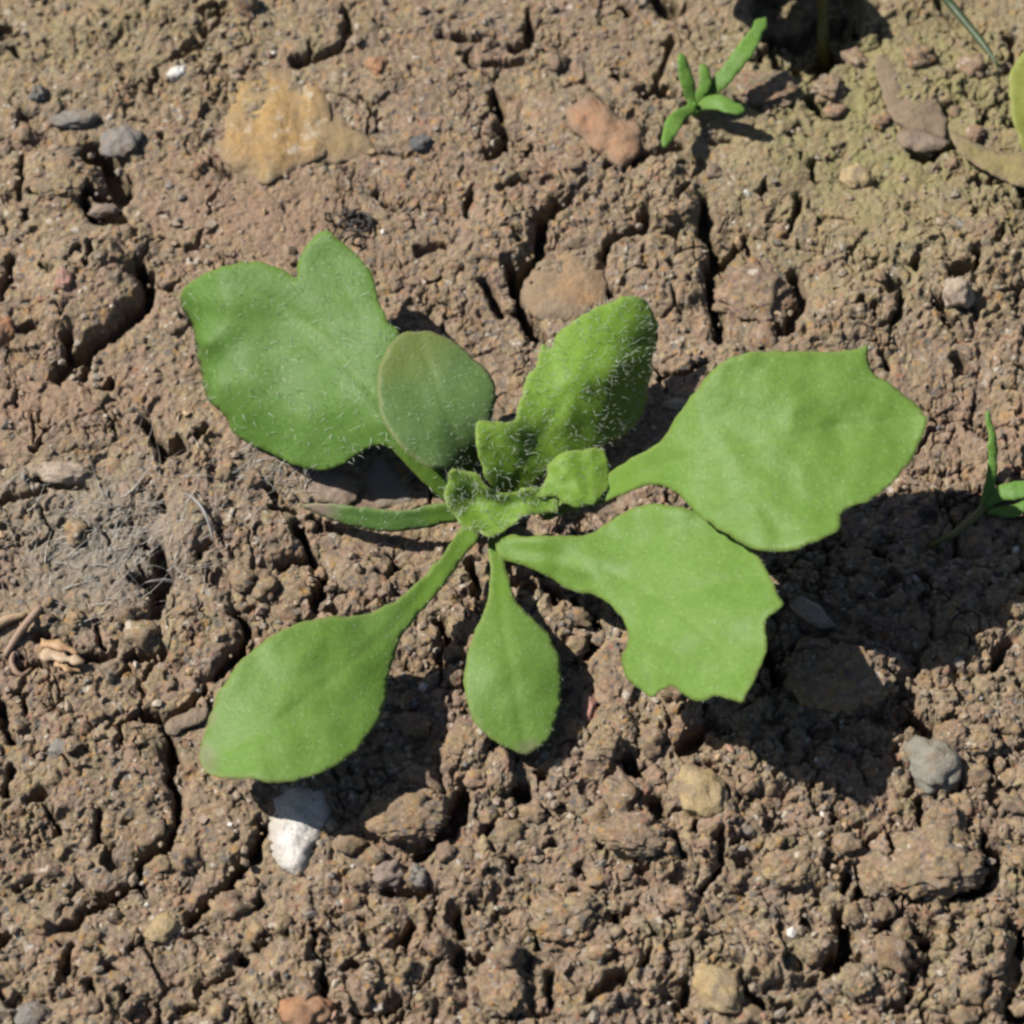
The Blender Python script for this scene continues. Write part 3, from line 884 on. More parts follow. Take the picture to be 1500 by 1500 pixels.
LEAVES = [
    # key, part label, material, height control points, midrib, side veins, options
    ('upper_left', 'broad dark green leaf with two blunt lobes at its end', M_LEAF_DARK,
     [(663, 728, .34), (600, 670, .62), (560, 620, .80), (540, 650, .62), (490, 684, .34), (437, 680, .22), (399, 662, .16), (340, 630, .14), (303, 584, .22), (265, 437, .36), (290, 405, .62), (300, 440, .62),
      (300, 500, .52), (318, 560, .40), (400, 390, .86), (477, 340, 1.05), (545, 407, 1.02), (580, 484, 1.0), (420, 530, .60), (500, 560, .78), (480, 450, .88), (350, 500, .56), (286, 478, .32), (295, 530, .24), (600, 600, .78)],
     [(655, 718), (600, 655), (540, 570), (470, 490), (400, 440), (330, 420)],
     [[(540, 570), (530, 470), (480, 370)], [(500, 520), (420, 560), (350, 600)], [(440, 470), (370, 470), (300, 460)], [(560, 600), (500, 630), (450, 670)]],
     dict(thick=.02, wav=.03, wavs=80, extra=rolled_edge, stalk=(650, 715, 120), hair=(380, .10, .0030), margin=40)),
    ('small_oval', 'small grey-green oval leaf with brownish upper end', M_LEAF_GREY,
     [(705, 710, .44), (700, 680, .56), (655, 688, .80), (600, 665, .94), (556, 590, 1.0), (590, 490, 1.06), (660, 498, 1.02), (722, 570, .92), (650, 590, .96), (710, 640, .76)],
     [(700, 700), (670, 640), (630, 540), (615, 500)], [],
     dict(thick=.02, wav=.03, stalk=(704, 705, 60), tip=[(600, 490, 90), (570, 520, 60)], hair=(330, .045, .0022), margin=30)),
    ('right', 'broad right leaf with pointed corners on a tapering stalk', M_LEAF,
     [(790, 752, .42), (885, 718, .78), (960, 680, 1.22), (1030, 640, 1.58), (1060, 530, 1.82), (1150, 514, 1.90), (1265, 508, 1.96), (1355, 612, 1.92), (1230, 640, 1.84), (1120, 660, 1.74), (1300, 713, 1.90), (1230, 770, 1.90), (1165, 806, 1.80), (1107, 803, 1.70), (1010, 742, 1.38), (1200, 580, 1.88)],
     [(800, 750), (885, 718), (980, 678), (1100, 650), (1230, 625), (1350, 612)],
     [[(1000, 672), (1060, 600), (1110, 540)], [(1100, 650), (1170, 580), (1255, 520)], [(1050, 660), (1100, 720), (1150, 790)], [(1150, 640), (1210, 700), (1240, 740)]],
     dict(thick=.02, wav=.05, stalk=(840, 735, 170), hair=(420, .026, .0022), margin=40)),
    ('lower_right', 'lower right leaf with a bitten left edge and jagged end', M_LEAF,
     [(735, 802, .56), (790, 805, .66), (850, 825, .74), (900, 850, .84), (960, 740, 1.08), (900, 768, .80), (1075, 772, 1.34), (1145, 884, 1.74), (1120, 950, 1.70), (1086, 1026, 1.62), (1000, 1015, 1.24), (1020, 900, 1.34), (935, 1008, .92), (914, 970, .84), (920, 930, .92), (898, 890, .86), (840, 862, .60)],
     [(735, 803), (810, 812), (890, 835), (980, 880), (1060, 950), (1090, 1010)],
     [[(880, 832), (940, 800), (1000, 770)], [(960, 870), (1040, 860), (1120, 880)], [(920, 850), (940, 920), (960, 1000)]],
     dict(thick=.02, wav=.055, stalk=(740, 803, 110), hair=(300, .03, .0022), margin=60)),
    ('lower_left', 'smooth pointed oval leaf on a long stalk at lower left', M_LEAF_TIP,
     [(697, 768, .40), (640, 842, .50), (590, 900, .62), (545, 905, .72), (475, 905, .84), (373, 950, .84), (293, 1112, .62), (360, 1140, .84), (420, 1143, .92), (470, 1131, .92), (545, 1070, .76), (570, 990, .68), (440, 1020, .86), (330, 1100, .70)],
     [(690, 775), (630, 855), (570, 925), (480, 1000), (390, 1070), (300, 1115)], [[(520, 965), (440, 950)], [(480, 1000), (470, 1090)]],
     dict(thick=.02, wav=.045, stalk=(660, 815, 130), tip=[(292, 1115, 40), (300, 1050, 24)], hair=(300, .026, .0022), margin=30)),
    ('lower_middle', 'small spoon-shaped leaf pointing down on a slim stalk', M_LEAF_TIP,
     [(728, 772, .36), (729, 850, .36), (730, 900, .42), (690, 985, .42), (752, 985, .50), (820, 985, .40), (708, 1072, .36), (774, 1104, .30), (800, 1083, .32)],
     [(728, 780), (731, 860), (745, 960), (772, 1095)], [],
     dict(thick=.02, wav=.03, stalk=(728, 800, 110), tip=[(776, 1104, 30)], hair=(140, .026, .0022), margin=20)),
    ('narrow', 'narrow dark green leaf seen edge-on with a dry pinkish tip', M_LEAF_NARROW,
     [(668, 752, .34), (600, 748, .34), (600, 776, .20), (512, 742, .30), (512, 770, .17), (445, 743, .14)],
     [(665, 752), (560, 765), (450, 744)], [], dict(thick=.04, wav=.02, stalk=(668, 752, 60), tip=[(448, 742, 62)], hair=(60, .03, .0028), margin=10)),
    ('upper', 'wavy hairy upper leaf with a small lobe near its base', M_LEAF_YOUNG,
     [(748, 724, .56), (716, 700, .78), (700, 640, .98), (702, 618, 1.0), (752, 618, .96), (762, 590, .86), (800, 505, .84), (850, 465, .90), (925, 434, .92), (962, 480, .70), (950, 570, .44), (932, 620, .34), (880, 655, .46), (805, 690, .60), (780, 640, .78), (850, 560, .92), (840, 620, .70), (900, 540, .86), (730, 660, .90)],
     [(748, 720), (780, 660), (830, 580), (890, 500), (930, 438)], [[(800, 620), (790, 560), (800, 510)], [(830, 580), (890, 590), (940, 600)], [(860, 540), (920, 520), (958, 490)], [(765, 680), (730, 650), (702, 625)]],
     dict(thick=.02, jag=1.5, wav=.04, wavs=50, stalk=(752, 722, 60), hair=(800, .075, .0025), margin=90)),
    ('young_right', 'small bright young leaf in the heart of the rosette', M_LEAF_YOUNG,
     [(764, 722, .66), (800, 715, .76), (830, 663, .92), (885, 658, .90), (892, 705, .84), (848, 742, .80), (845, 700, .90)],
     [(768, 722), (815, 712), (885, 690)], [], dict(thick=.02, jag=1.8, wav=.035, wavs=30, hair=(110, .04, .0024), margin=26)),
    ('young_front', 'folded bright young leaf with hairy rim in the heart', M_LEAF_YOUNG,
     [(655, 700, .82), (690, 691, .88), (716, 714, .78), (775, 714, .78), (818, 735, .70), (690, 728, .62), (740, 738, .60), (790, 735, .62), (665, 765, .68), (722, 784, .64), (765, 757, .66)],
     [(815, 742), (750, 738), (665, 728)], [], dict(thick=.02, jag=1.3, wav=.045, wavs=36, hair=(300, .065, .0026), margin=70)),
]
for i, (key, lab, mat, ctrl, mid, side, o_) in enumerate(LEAVES):
    me, W, F, vn, de = sheet('leaf', LEAF[key], tps(ctrl), o_['thick'], seed=10 + i, mid=mid, side=side, rim=.010, rimw=4.0, jag=o_.get('jag', .9), wav=o_['wav'], wavs=o_.get('wavs', 70),
                             stalk=o_.get('stalk'), tipc=o_.get('tip'), extra=o_.get('extra'))
    lf = obj('leaf', me, mat, plant)
    lf['label'] = lab
    cnt, ln, rd = o_['hair']
    hairs_on(lf, W, F, vn, cnt, ln, rd, 100 + i, M_HAIR, de=de, margin=o_['margin'])
stem_me = tube('stem', [at(718, 758, -.35), at(716, 757, 0.0), at(716, 754, .22), at(718, 748, .40), at(722, 742, .50)], [.10, .12, .13, .10, .04], 12)
obj('stem', stem_me, M_LEAF_YOUNG, plant)

# ------------------------------------------------------------------ loose stones


def ico(sub):
    bm = bmesh.new()
    bmesh.ops.create_icosphere(bm, subdivisions=sub, radius=1.0)
    V = np.array([v.co[:] for v in bm.verts]); F = np.array([[v.index for v in f.verts] for f in bm.faces])
    bm.free()
    return V, F


ICO = {k: ico(k) for k in (1, 2, 3, 4)}


def lump_mesh(name, seed, sub=4, big=0.28, mid=0.14, fine=0.06, facet=0.0):
    V, F = ICO[sub]
    off = Vector((seed * 3.7, seed * 1.9, seed * 5.3))
    out = np.empty_like(V)
    for i, v in enumerate(V):
        p = Vector(v)
        r = 1 + big * mnoise.noise(p * 1.1 + off) + mid * mnoise.noise(p * 2.6 + off)
        if fine:
            r += fine * mnoise.noise(p * 6.5 + off) + fine * .5 * mnoise.noise(p * 13 + off)
        if facet:
            dd = mnoise.voronoi(p * 1.6 + off)[0]
            r -= facet * (dd[0] - 0.5)
        out[i] = v * r
    return mesh_np(name, out, F)


def rest(o, px, py, rx, ry, rz, rot, embed):
    P = on_ground(px, py)
    o.scale = (rx * CM, ry * CM, rz * CM)
    o.rotation_euler = (0, 0, math.radians(rot))
    o.location = (P[0], P[1], P[2] + rz * CM * (1 - 2 * embed))


def pebble(name, label, px, py, rx, ry, rz, rot, mat, seed, embed=0.4, cat='pebble', **kw):
    o = obj(name, lump_mesh(name, seed, 4, **kw), mat)
    rest(o, px, py, rx, ry / 0.95, rz, rot, embed)
    return tag(o, label, cat)


STONES = []


def slab(name, label, cat, outline, mat, lift=0.05, thick=0.16, dome=0.06, domew=16, wav=0.05, wavs=26, seed=0, tilt=(0, 0), pc=75, jag=1.2):
    STONES.append(outline)
    B = np.array(outline, float)
    c = B.mean(0)
    gz = on_ground(np.r_[B[:, 0], (B[:, 0] + c[0]) / 2, c[0]], np.r_[B[:, 1], (B[:, 1] + c[1]) / 2, c[1]])[:, 2]
    h0 = np.percentile(gz, pc) + lift

    def hf(x, y):
        return h0 + (x - c[0]) * tilt[0] / 100 + (y - c[1]) * tilt[1] / 100
    me, W, F, vn, de = sheet(name, outline, hf, thick, pitch=4.5, seed=seed, wav=wav, wavs=wavs, rim=dome, rimw=domew, jag=jag)
    return tag(obj(name, me, mat), label, cat)


S_OCHRE = stone_material('ochre_stone', (0.47, 0.265, 0.075), (0.50, 0.34, 0.13), 2.6, 0.5, (0.60, 0.50, 0.36), .45)
S_OCHRE2 = stone_material('dull_ochre_stone', (0.33, 0.225, 0.095), (0.38, 0.26, 0.11), 3.0, 0.7, None, .4)
S_ORANGE = stone_material('orange_stone', (0.47, 0.225, 0.105), (0.40, 0.235, 0.125), 4.0, 0.6, None, .35)
S_BROWN = stone_material('brown_stone', (0.31, 0.235, 0.155), (0.42, 0.25, 0.11), 1.6, 0.7, None, .3)
S_GREY = stone_material('grey_stone', (0.235, 0.215, 0.19), (0.30, 0.27, 0.235), 5.0, 0.55)
S_DARK = stone_material('dark_stone', (0.10, 0.105, 0.11), (0.16, 0.15, 0.145), 6.0, 0.5)
S_PINK = stone_material('pink_stone', (0.52, 0.23, 0.175), (0.46, 0.26, 0.20), 5.0, 0.6)
S_WHITE = stone_material('white_quartz', (0.86, 0.83, 0.78), (0.76, 0.70, 0.62), 4.0, 0.4, None, .15)
S_CREAM = stone_material('cream_stone', (0.55, 0.44, 0.33), (0.46, 0.36, 0.27), 5.0, 0.55)
S_YELLOW = stone_material('yellow_stone', (0.46, 0.32, 0.14), (0.50, 0.38, 0.20), 5.0, 0.55)
S_GREEN = stone_material('greenish_grey_stone', (0.27, 0.265, 0.215), (0.33, 0.30, 0.235), 5.0, 0.6)
S_SLAB = stone_material('pinkish_slab_stone', (0.36, 0.265, 0.215), (0.30, 0.225, 0.18), 5.0, 0.65)

slab('stone', 'large flat yellow quartz stone set in the soil above the upper left leaf', 'stone',
     [(322, 140), (345, 112), (395, 100), (440, 104), (472, 118), (484, 150), (486, 190), (478, 226), (440, 246), (398, 268), (362, 262), (338, 246), (318, 226), (322, 180)],
     S_OCHRE, .03, .25, .08, 20, .055, 42, 1, pc=85)
slab('stone', 'dull ochre stone half buried beside the large yellow quartz stone', 'stone',
     [(474, 150), (495, 160), (512, 180), (545, 205), (548, 222), (515, 235), (470, 238), (445, 232), (462, 195)], S_OCHRE2, .035, .2, .06, 18, .05, 34, 2, pc=88)
slab('stone', 'angular orange brown stone fragment to the left of the small green sprig', 'stone',
     [(826, 162), (850, 146), (870, 137), (886, 150), (908, 168), (938, 182), (941, 205), (931, 232), (912, 245), (890, 236), (868, 218), (846, 200), (832, 184)], S_ORANGE, .07, .2, .07, 9, .07, 30, 3, pc=85)
slab('stone', 'broad smooth brown stone with an orange patch above the hairy upper leaf', 'stone',
     [(764, 422), (788, 388), (822, 350), (858, 350), (880, 372), (888, 415), (884, 448), (850, 468), (815, 476), (786, 468), (768, 446)], S_BROWN, .04, .25, .09, 20, .04, 40, 4)
slab('stone', 'white quartz stone poking out below the lower left leaf', 'stone',
     [(396, 1196), (404, 1168), (424, 1150), (450, 1146), (476, 1158), (486, 1190), (474, 1220), (458, 1246), (446, 1286), (426, 1282), (400, 1262), (392, 1228)], S_WHITE, .07, .3, .10, 12, .05, 30, 5, pc=88)
slab('stone', 'dark grey stone with a pale top edge under the upper left leaf', 'stone',
     [(528, 684), (544, 662), (568, 664), (590, 694), (616, 722), (612, 742), (566, 744), (530, 738)], S_GREY, .03, .25, .07, 12, .04, 30, 6)
slab('stone', 'flat pale pinkish stone at the lower edge of the upper left leaf', 'stone',
     [(414, 698), (440, 688), (498, 690), (520, 702), (526, 726), (508, 744), (470, 734), (430, 716)], S_SLAB, .02, .15, .05, 10, .04, 24, 7)
slab('stone', 'thin grey flake leaning at the left of the lower left leaf', 'stone',
     [(240, 1063), (264, 1046), (304, 1037), (302, 1052), (276, 1068), (250, 1078)], S_SLAB, .06, .07, .03, 6, .03, 20, 8, pc=90)
slab('stone', 'pinkish flake with dark shade beneath it on the greenish soil', 'stone',
     [(1312, 196), (1340, 188), (1376, 198), (1392, 208), (1372, 222), (1340, 222), (1318, 212)], S_SLAB, .09, .08, .04, 7, .04, 20, 9, pc=90)
for a in [
    ('flat grey pebble beside the deep hole at upper left', 110, 176, 34, 15, 12, 8, S_GREY, 1, .35),
    ('round slate grey pebble on the rim of the deep hole', 178, 208, 31, 28, 18, 20, S_GREY, 2, .4),
    ('small blackish blue pebble right of the ochre stones', 615, 212, 17, 14, 12, 0, S_DARK, 3, .35),
    ('pink pebble on the crumbly lump at the left edge', 93, 410, 13, 19, 12, 10, S_PINK, 4, .4),
    ('long cream pebble casting a shadow near the grey fibres', 92, 694, 39, 17, 14, -4, S_CREAM, 5, .35),
    ('ochre pebble in the soil below the lower left leaf', 238, 1361, 27, 15, 13, 40, S_YELLOW, 6, .4),
    ('greenish grey pebble at the corner of the dark leaf shadow', 1370, 1122, 35, 43, 24, 25, S_GREEN, 7, .46),
    ('yellow stone by the shadow of the lower right leaf', 1030, 1165, 33, 37, 24, 15, S_YELLOW, 8, .4),
    ('narrow red pebble right of the spoon-shaped leaf', 864, 1040, 13, 24, 12, -8, S_PINK, 9, .35),
    ('orange pebble cut by the lower edge of the picture', 446, 1486, 36, 27, 20, 10, S_ORANGE, 10, .4),
    ('yellow pebble among crumbs near the lower edge', 1052, 1446, 31, 36, 20, 30, S_YELLOW, 11, .45),
    ('yellow orange pebble on the greenish soil under the pinkish flake', 1255, 262, 25, 22, 16, 0, S_YELLOW, 12, .4),
    ('round pale pebble in a dark hollow right of the big clod', 1403, 433, 22, 22, 20, 0, S_CREAM, 13, .3),
    ('small orange pebble above the ochre stones', 551, 97, 17, 17, 13, 20, S_ORANGE, 14, .4),
    ('white quartz chip to the upper left of the large yellow stone', 261, 108, 17, 13, 11, 15, S_WHITE, 15, .4),
    ('pale pebble lying at the bottom of the deep hole', 153, 309, 22, 10, 10, 5, S_SLAB, 16, .3),
    ('pale pebble in the gap below the white quartz stone', 570, 1281, 23, 17, 16, 10, S_SLAB, 17, .35),
    ('grey pebble touching the pale one below the white quartz stone', 612, 1286, 15, 15, 14, 0, S_GREY, 18, .3),
    ('tiny yellow pebble standing in the soil below the spoon-shaped leaf', 709, 1240, 8, 14, 9, 5, S_YELLOW, 19, .3),
    ('small blue grey pebble at far left level with the lower left leaf tip', 86, 1098, 15, 12, 10, 30, S_GREY, 20, .35),
    ('black pebble near the top left corner', 56, 140, 13, 15, 12, 0, S_DARK, 21, .3),
    ('grey pebble cut by the bottom left edge', 44, 1492, 26, 20, 16, 0, S_GREY, 22, .4),
    ('pale chip added for the sunlit ground between leaf shadows', 1190, 900, 34, 14, 12, -35, S_CREAM, 23, .3),  # pale stone put in for a sunlit patch of bare ground
    ('pale stone chip tucked behind the right leaf stalk', 990, 592, 18, 8, 8, 8, S_CREAM, 24, .3),
    ('white and grey pebble right of the yellow stone', 1095, 1212, 20, 15, 13, 30, S_GREY, 26, .35),
    ('pale green yellow grain of rock in the crumbs at lower right', 1133, 1282, 14, 11, 9, 0, S_YELLOW, 27, .35),
    ('orange brown stone cut by the left edge of the picture', -2, 492, 20, 30, 16, -20, S_ORANGE, 28, .35),
]:
    pebble('pebble', *a[:-1], embed=a[-1] + .08, big=.28, mid=.16, fine=.06, facet=.32)

# ------------------------------------------------------------------ clods and crumbs of soil, each its own object
ICO[5] = ico(5)


def clod_mesh(name, seed, sub=5):
    # an aggregate of crumbs: small rounded grains packed on an irregular lump
    V, F = ICO[sub]
    off = Vector((seed * 3.7, seed * 1.9, seed * 5.3))
    out = np.empty_like(V)
    for i, v in enumerate(V):
        p = Vector(v)
        r = 1 + .30 * mnoise.noise(p * 1.2 + off) + .16 * mnoise.noise(p * 3.0 + off)
        q = p + off + Vector((mnoise.noise(p * 4 + off), mnoise.noise(p * 4 - off), 0)) * .12
        r -= .22 * (mnoise.voronoi(q * 2.6)[0][0] - .4) + .20 * (mnoise.voronoi(q * 6.0)[0][0] - .4) + .13 * (mnoise.voronoi(q * 12.0)[0][0] - .4)
        out[i] = v * r
    return mesh_np(name, out, F)


CLOD = [clod_mesh('clod', 40 + k) for k in range(5)]
for me in CLOD:
    me.materials.append(M_CLOD)
for (lab, cx, cy, rx, ry, rz, rot, k, emb) in [
    ('large rounded brown clod between the upper leaf and the right leaf', 1105, 432, 62, 58, 36, 10, 0, .42),
    ('lumpy grey brown clod near the right edge above the right leaf', 1438, 342, 32, 28, 20, 0, 1, .35),
    ('domed clod above the pebble in a hollow at right', 1290, 1286, 30, 34, 24, 15, 2, .35),
    ('big crumbly clod with a dark shadow under its lower right', 1368, 1264, 68, 48, 34, 10, 3, .4),
    ('pointed clod at the lower side of the deep black pit', 1256, 1440, 24, 26, 20, 0, 4, .3),
    ('large crumbly clod in the bottom right corner', 1435, 1420, 60, 54, 30, 30, 5, .5),
    ('long clod with a curved right side below the spoon-shaped leaf', 826, 1342, 50, 36, 28, 0, 6, .4),
    ('small dark clod left of the long curved clod', 764, 1360, 28, 24, 20, 40, 7, .35),
    ('broad clod beside the wide black crack at lower middle', 598, 1198, 50, 32, 24, 5, 8, .48),
    ('pale clod just right of the spoon-shaped leaf tip', 890, 1092, 27, 24, 20, 0, 0, .35),
    ('upright brown clod under the left side of the spoon-shaped leaf', 692, 1085, 27, 30, 20, 0, 1, .4),
    ('narrow upright clod under the spoon-shaped leaf tip', 732, 1130, 22, 34, 20, 0, 2, .4),
    ('oval clod in the row of crumbs right of the spoon-shaped leaf', 925, 1222, 50, 28, 24, -10, 3, .4),
    ('curved clod at the bottom edge below the long curved clod', 736, 1448, 30, 42, 22, 20, 4, .4),
    ('crumbly clod at bottom edge right of the orange pebble', 552, 1450, 38, 36, 24, 0, 5, .4),
    ('small lit clod between two leaf shadows', 1095, 1056, 26, 20, 18, 20, 6, .3),
    ('clod with broken edge right of the greenish grey pebble', 1395, 1082, 28, 24, 20, 0, 7, .35),
    ('round clod in the crumbs at far right beside the leaf shadow', 1440, 1088, 28, 22, 20, 0, 8, .35),
    ('knobby clod below the greenish grey pebble', 1385, 1205, 32, 28, 22, 30, 0, .4),
    ('knobby clod left of the big crumbly one', 1158, 1268, 38, 30, 24, 0, 1, .45),
    ('angular clod above the wide black pit at lower right', 1148, 1440, 32, 30, 22, 10, 2, .5),
    ('small clod on the rim of the deep hole at upper left', 88, 262, 40, 34, 18, 10, 3, .5),
    ('yellowish crumbly clod beside the dark pit under the sprig', 1120, 130, 52, 34, 24, 0, 4, .4),
    ('grey purple clod right of the dark pit', 1215, 132, 28, 24, 20, 0, 5, .35),
    ('low wide clod lying within the big leaf shadow at right', 1236, 992, 70, 48, 24, 10, 7, .60),
    ('clod right of the spoon-shaped leaf under the lower right leaf', 905, 1010, 34, 40, 24, 0, 6, .4),
]:
    o = bpy.data.objects.new('clod', CLOD[k % len(CLOD)])
    COL.objects.link(o)
    rest(o, cx, cy, rx, ry / .95, rz * (.95 if rx < 40 else .75), rot, emb + (.12 if rx < 40 else .17))
    tag(o, lab, 'clod')

ALL_LEAF = [catmull(v, 14) for v in list(LEAF.values()) + STONES]


def under_leaf(x, y):
    return any(inside(np.array([x]), np.array([y]), L)[0] for L in ALL_LEAF)


CRUMB = [lump_mesh('crumb', 70 + k, 3, .40, .36, .20, .45) for k in range(10)]
for me in CRUMB:
    me.materials.append(M_CLOD)
CRO = []
CR = [(1095, 1150, 18), (1070, 1145, 21), (1310, 1185, 17), (1480, 1092, 15), (1425, 1135, 23), (1415, 1178, 18), (1250, 1342, 14), (1340, 1310, 17), (1270, 1260, 19), (1240, 1236, 17),
      (1120, 1405, 17), (1155, 1415, 14), (1190, 1398, 17), (1310, 1400, 24), (1322, 1365, 16), (745, 1220, 18), (640, 1385, 18), (595, 1415, 12), (515, 1325, 16), (615, 1145, 28), (910, 1170, 26), (880, 1200, 20),
      (850, 1180, 18), (985, 1190, 16), (955, 1090, 18), (1010, 1050, 14), (985, 1015, 16), (700, 1140, 16), (780, 1190, 16), (655, 1250, 14), (530, 1290, 16), (550, 1255, 14), (880, 935, 14), (850, 905, 15), (845, 945, 16),
      (670, 925, 14), (660, 880, 13), (700, 870, 12), (440, 870, 16), (415, 900, 18), (390, 860, 20), (355, 850, 18), (300, 810, 16), (205, 935, 22), (225, 945, 14), (190, 905, 16), (330, 690, 16), (370, 700, 14)]
rg = np.random.default_rng(5)
while len(CR) < 200:
    x, y = rg.uniform(0, 1500), rg.uniform(0, 1500)
    dens = 0.18 + (0.5 if x > 750 else 0.22) * (y > 1000) + 0.3 * (x > 950 and y > 1050) + 0.15 * (x > 900 and y < 500)
    if rg.random() > dens or under_leaf(x, y) or (1120 < x < 1500 and 720 < y < 1180 and rg.random() < .6):
        continue
    if any((x - a) ** 2 + (y - b) ** 2 < (1.5 * c + 8) ** 2 for a, b, c in CR):
        continue
    CR.append((x, y, float(np.clip(rg.lognormal(2.45, .38), 7, 24))))
for i, (x, y, r) in enumerate(CR):
    o = bpy.data.objects.new('crumb', CRUMB[i % len(CRUMB)])
    COL.objects.link(o)
    rest(o, x, y, r * rg.uniform(.9, 1.25), r * rg.uniform(.8, 1.1), r * rg.uniform(.65, .95), rg.uniform(0, 360), rg.uniform(.36, .56))
    o.rotation_euler = (rg.uniform(-.5, .5), rg.uniform(-.5, .5), o.rotation_euler[2])
    tag(o, 'small rounded crumb of dry brown soil lying loose on the ground', 'soil crumb', 'loose crumbs of soil on the ground')
    CRO.append((x, y, o))
MARKS = []
for o in list(COL.objects):
    if o.get('category') in ('stone', 'pebble', 'clod', 'straw', 'dead root', 'sprig', 'dead leaf', 'wood chip') and len(('brown soil crumb lying nearest to the ' + o['label']).split()) <= 16:
        if o.get('category') in ('stone', 'dead leaf'):
            c = to_px(np.array([v.co for v in o.data.vertices]).mean(0))
        else:
            c = to_px(np.array(o.location))
        MARKS.append((c[0], c[1], o['label']))
taken = set()
for mx, my, ml in MARKS:
    if not (0 < mx < 1500 and 0 < my < 1500):
        continue
    q = sorted(CRO, key=lambda t: (t[0] - mx) ** 2 + (t[1] - my) ** 2)[:1]
    for x, y, o in q:
        if o.name not in taken and math.hypot(x - mx, y - my) < 130:
            taken.add(o.name)
            o['label'] = 'brown soil crumb lying nearest to the ' + ml

# fine grains nobody could count
NG = 5000
gx = rg.uniform(-30, 1530, NG); gy = rg.uniform(-30, 1530, NG)
keep = rg.random(NG) < 0.45 + 0.55 * (gy > 900)
gx, gy = gx[keep], gy[keep]
P = on_ground(gx, gy)
n = len(P)
V0, F0 = ICO[1]
gr = np.clip(rg.lognormal(-3.85, .42, n), .009, .06)
sx = rg.uniform(.7, 1.3, (n, 1, 3))
jit = 1 + rg.normal(0, .24, (n, len(V0), 1))
th = rg.uniform(0, 6.28, n)
VV = V0[None] * jit * sx * gr[:, None, None]
c_, s_ = np.cos(th)[:, None], np.sin(th)[:, None]
VV = np.stack([VV[..., 0] * c_ - VV[..., 1] * s_, VV[..., 0] * s_ + VV[..., 1] * c_, VV[..., 2]], -1)
VV += P[:, None] + np.array([0, 0, 1.0]) * (gr * 0.35)[:, None, None]
FF = F0[None] + (np.arange(n) * len(V0))[:, None, None]
me = mesh_np('soil_grains', VV.reshape(-1, 3), FF.reshape(-1, 3), False)
attr(me, 'tint', np.repeat(rg.random(n), len(V0)))
N = NT('soil_grain')
cc = N.ramp(N.attr('tint'), [(0, (0.27, 0.195, 0.13)), (.22, (0.32, 0.235, 0.155)), (.42, (0.25, 0.205, 0.15)), (.56, (0.345, 0.26, 0.175)), (.70, (0.31, 0.215, 0.155)), (.82, (0.22, 0.195, 0.165)),
                              (.88, (0.43, 0.29, 0.15)), (.92, (0.40, 0.22, 0.14)), (.945, (0.50, 0.42, 0.32)), (.975, (0.70, 0.66, 0.60)), (.988, (0.12, 0.12, 0.125))], 'CONSTANT')
cc = N.mix(.7, cc, N.ramp(N.noise(N.coord(False), 30, 3, .6), [(.3, .7), (.7, 1.25)]), 'MULTIPLY')
p = N.n('BsdfPrincipled'); N.l(N.alb(cc), p.inputs['Base Color']); p.inputs['Roughness'].default_value = .7
N.l(p.outputs[0], N.out.inputs[0])
tag(obj('soil_grains', me, N.m), 'fine loose grains of soil and sand scattered over the ground', 'soil grains', kind='stuff')

# ------------------------------------------------------------------ dead plant bits
M_FIBRE = plain_material('grey_fibre', (0.60, 0.56, 0.50), (0.72, 0.68, 0.62), 4.0, .7)
M_STRAW = plain_material('straw', (0.50, 0.36, 0.20), (0.36, 0.24, 0.15), 6.0, .6)
M_STRAW2 = plain_material('brown_straw', (0.30, 0.18, 0.12), (0.36, 0.25, 0.17), 6.0, .6)
M_BLACK = plain_material('blackened_root', (0.025, 0.02, 0.016), (0.05, 0.04, 0.03), 6.0, .6)
M_GREYSTEM = plain_material('grey_dry_stem', (0.26, 0.25, 0.24), (0.34, 0.33, 0.32), 6.0, .5)

nf = 330
t = rg.random(nf)
fx = 165 + rg.normal(0, 85, nf); fy = 790 + rg.normal(0, 55, nf)
k2 = rg.random(nf) < .2
fx[k2] = 400 + rg.normal(0, 60, k2.sum()); fy[k2] = 700 + rg.normal(0, 22, k2.sum())
fx = np.clip(fx, 5, 510)
R = on_ground(fx, fy); R[:, 2] += .02
an = rg.normal(.7, .55, nf)
D = np.stack([np.cos(an), np.sin(an), rg.normal(.05, .12, nf)], -1)
me = strands('dead_fibres', R, D, rg.uniform(.12, .5, nf), rg.uniform(.002, .0055, nf), 3, .4, 4, .10)
tag(obj('dead_fibres', me, M_FIBRE), 'matted grey dead plant fibres spread over the soil at left', 'plant fibres', kind='stuff')


def stalk(name, label, cat, pts, rad, mat, sides=8, lift=True):
    """tube along pixels (px, py, height above the ground)"""
    B = catmull([p[:2] for p in pts], 9, False)
    s = np.linspace(0, 1, len(B)); ss = np.linspace(0, 1, len(pts))
    hh = np.interp(s, ss, [p[2] for p in pts])
    if lift:
        g = on_ground(B[:, 0], B[:, 1])[:, 2]
        g = np.convolve(np.pad(g, 3, 'edge'), np.ones(7) / 7, 'valid')
        hh = hh + np.maximum(g, np.percentile(g, 35))
    rr = np.interp(s, np.linspace(0, 1, len(rad)), rad)
    o = obj(name, tube(name, at(B[:, 0], B[:, 1], hh), rr, sides), mat)
    return tag(o, label, cat) if label else o


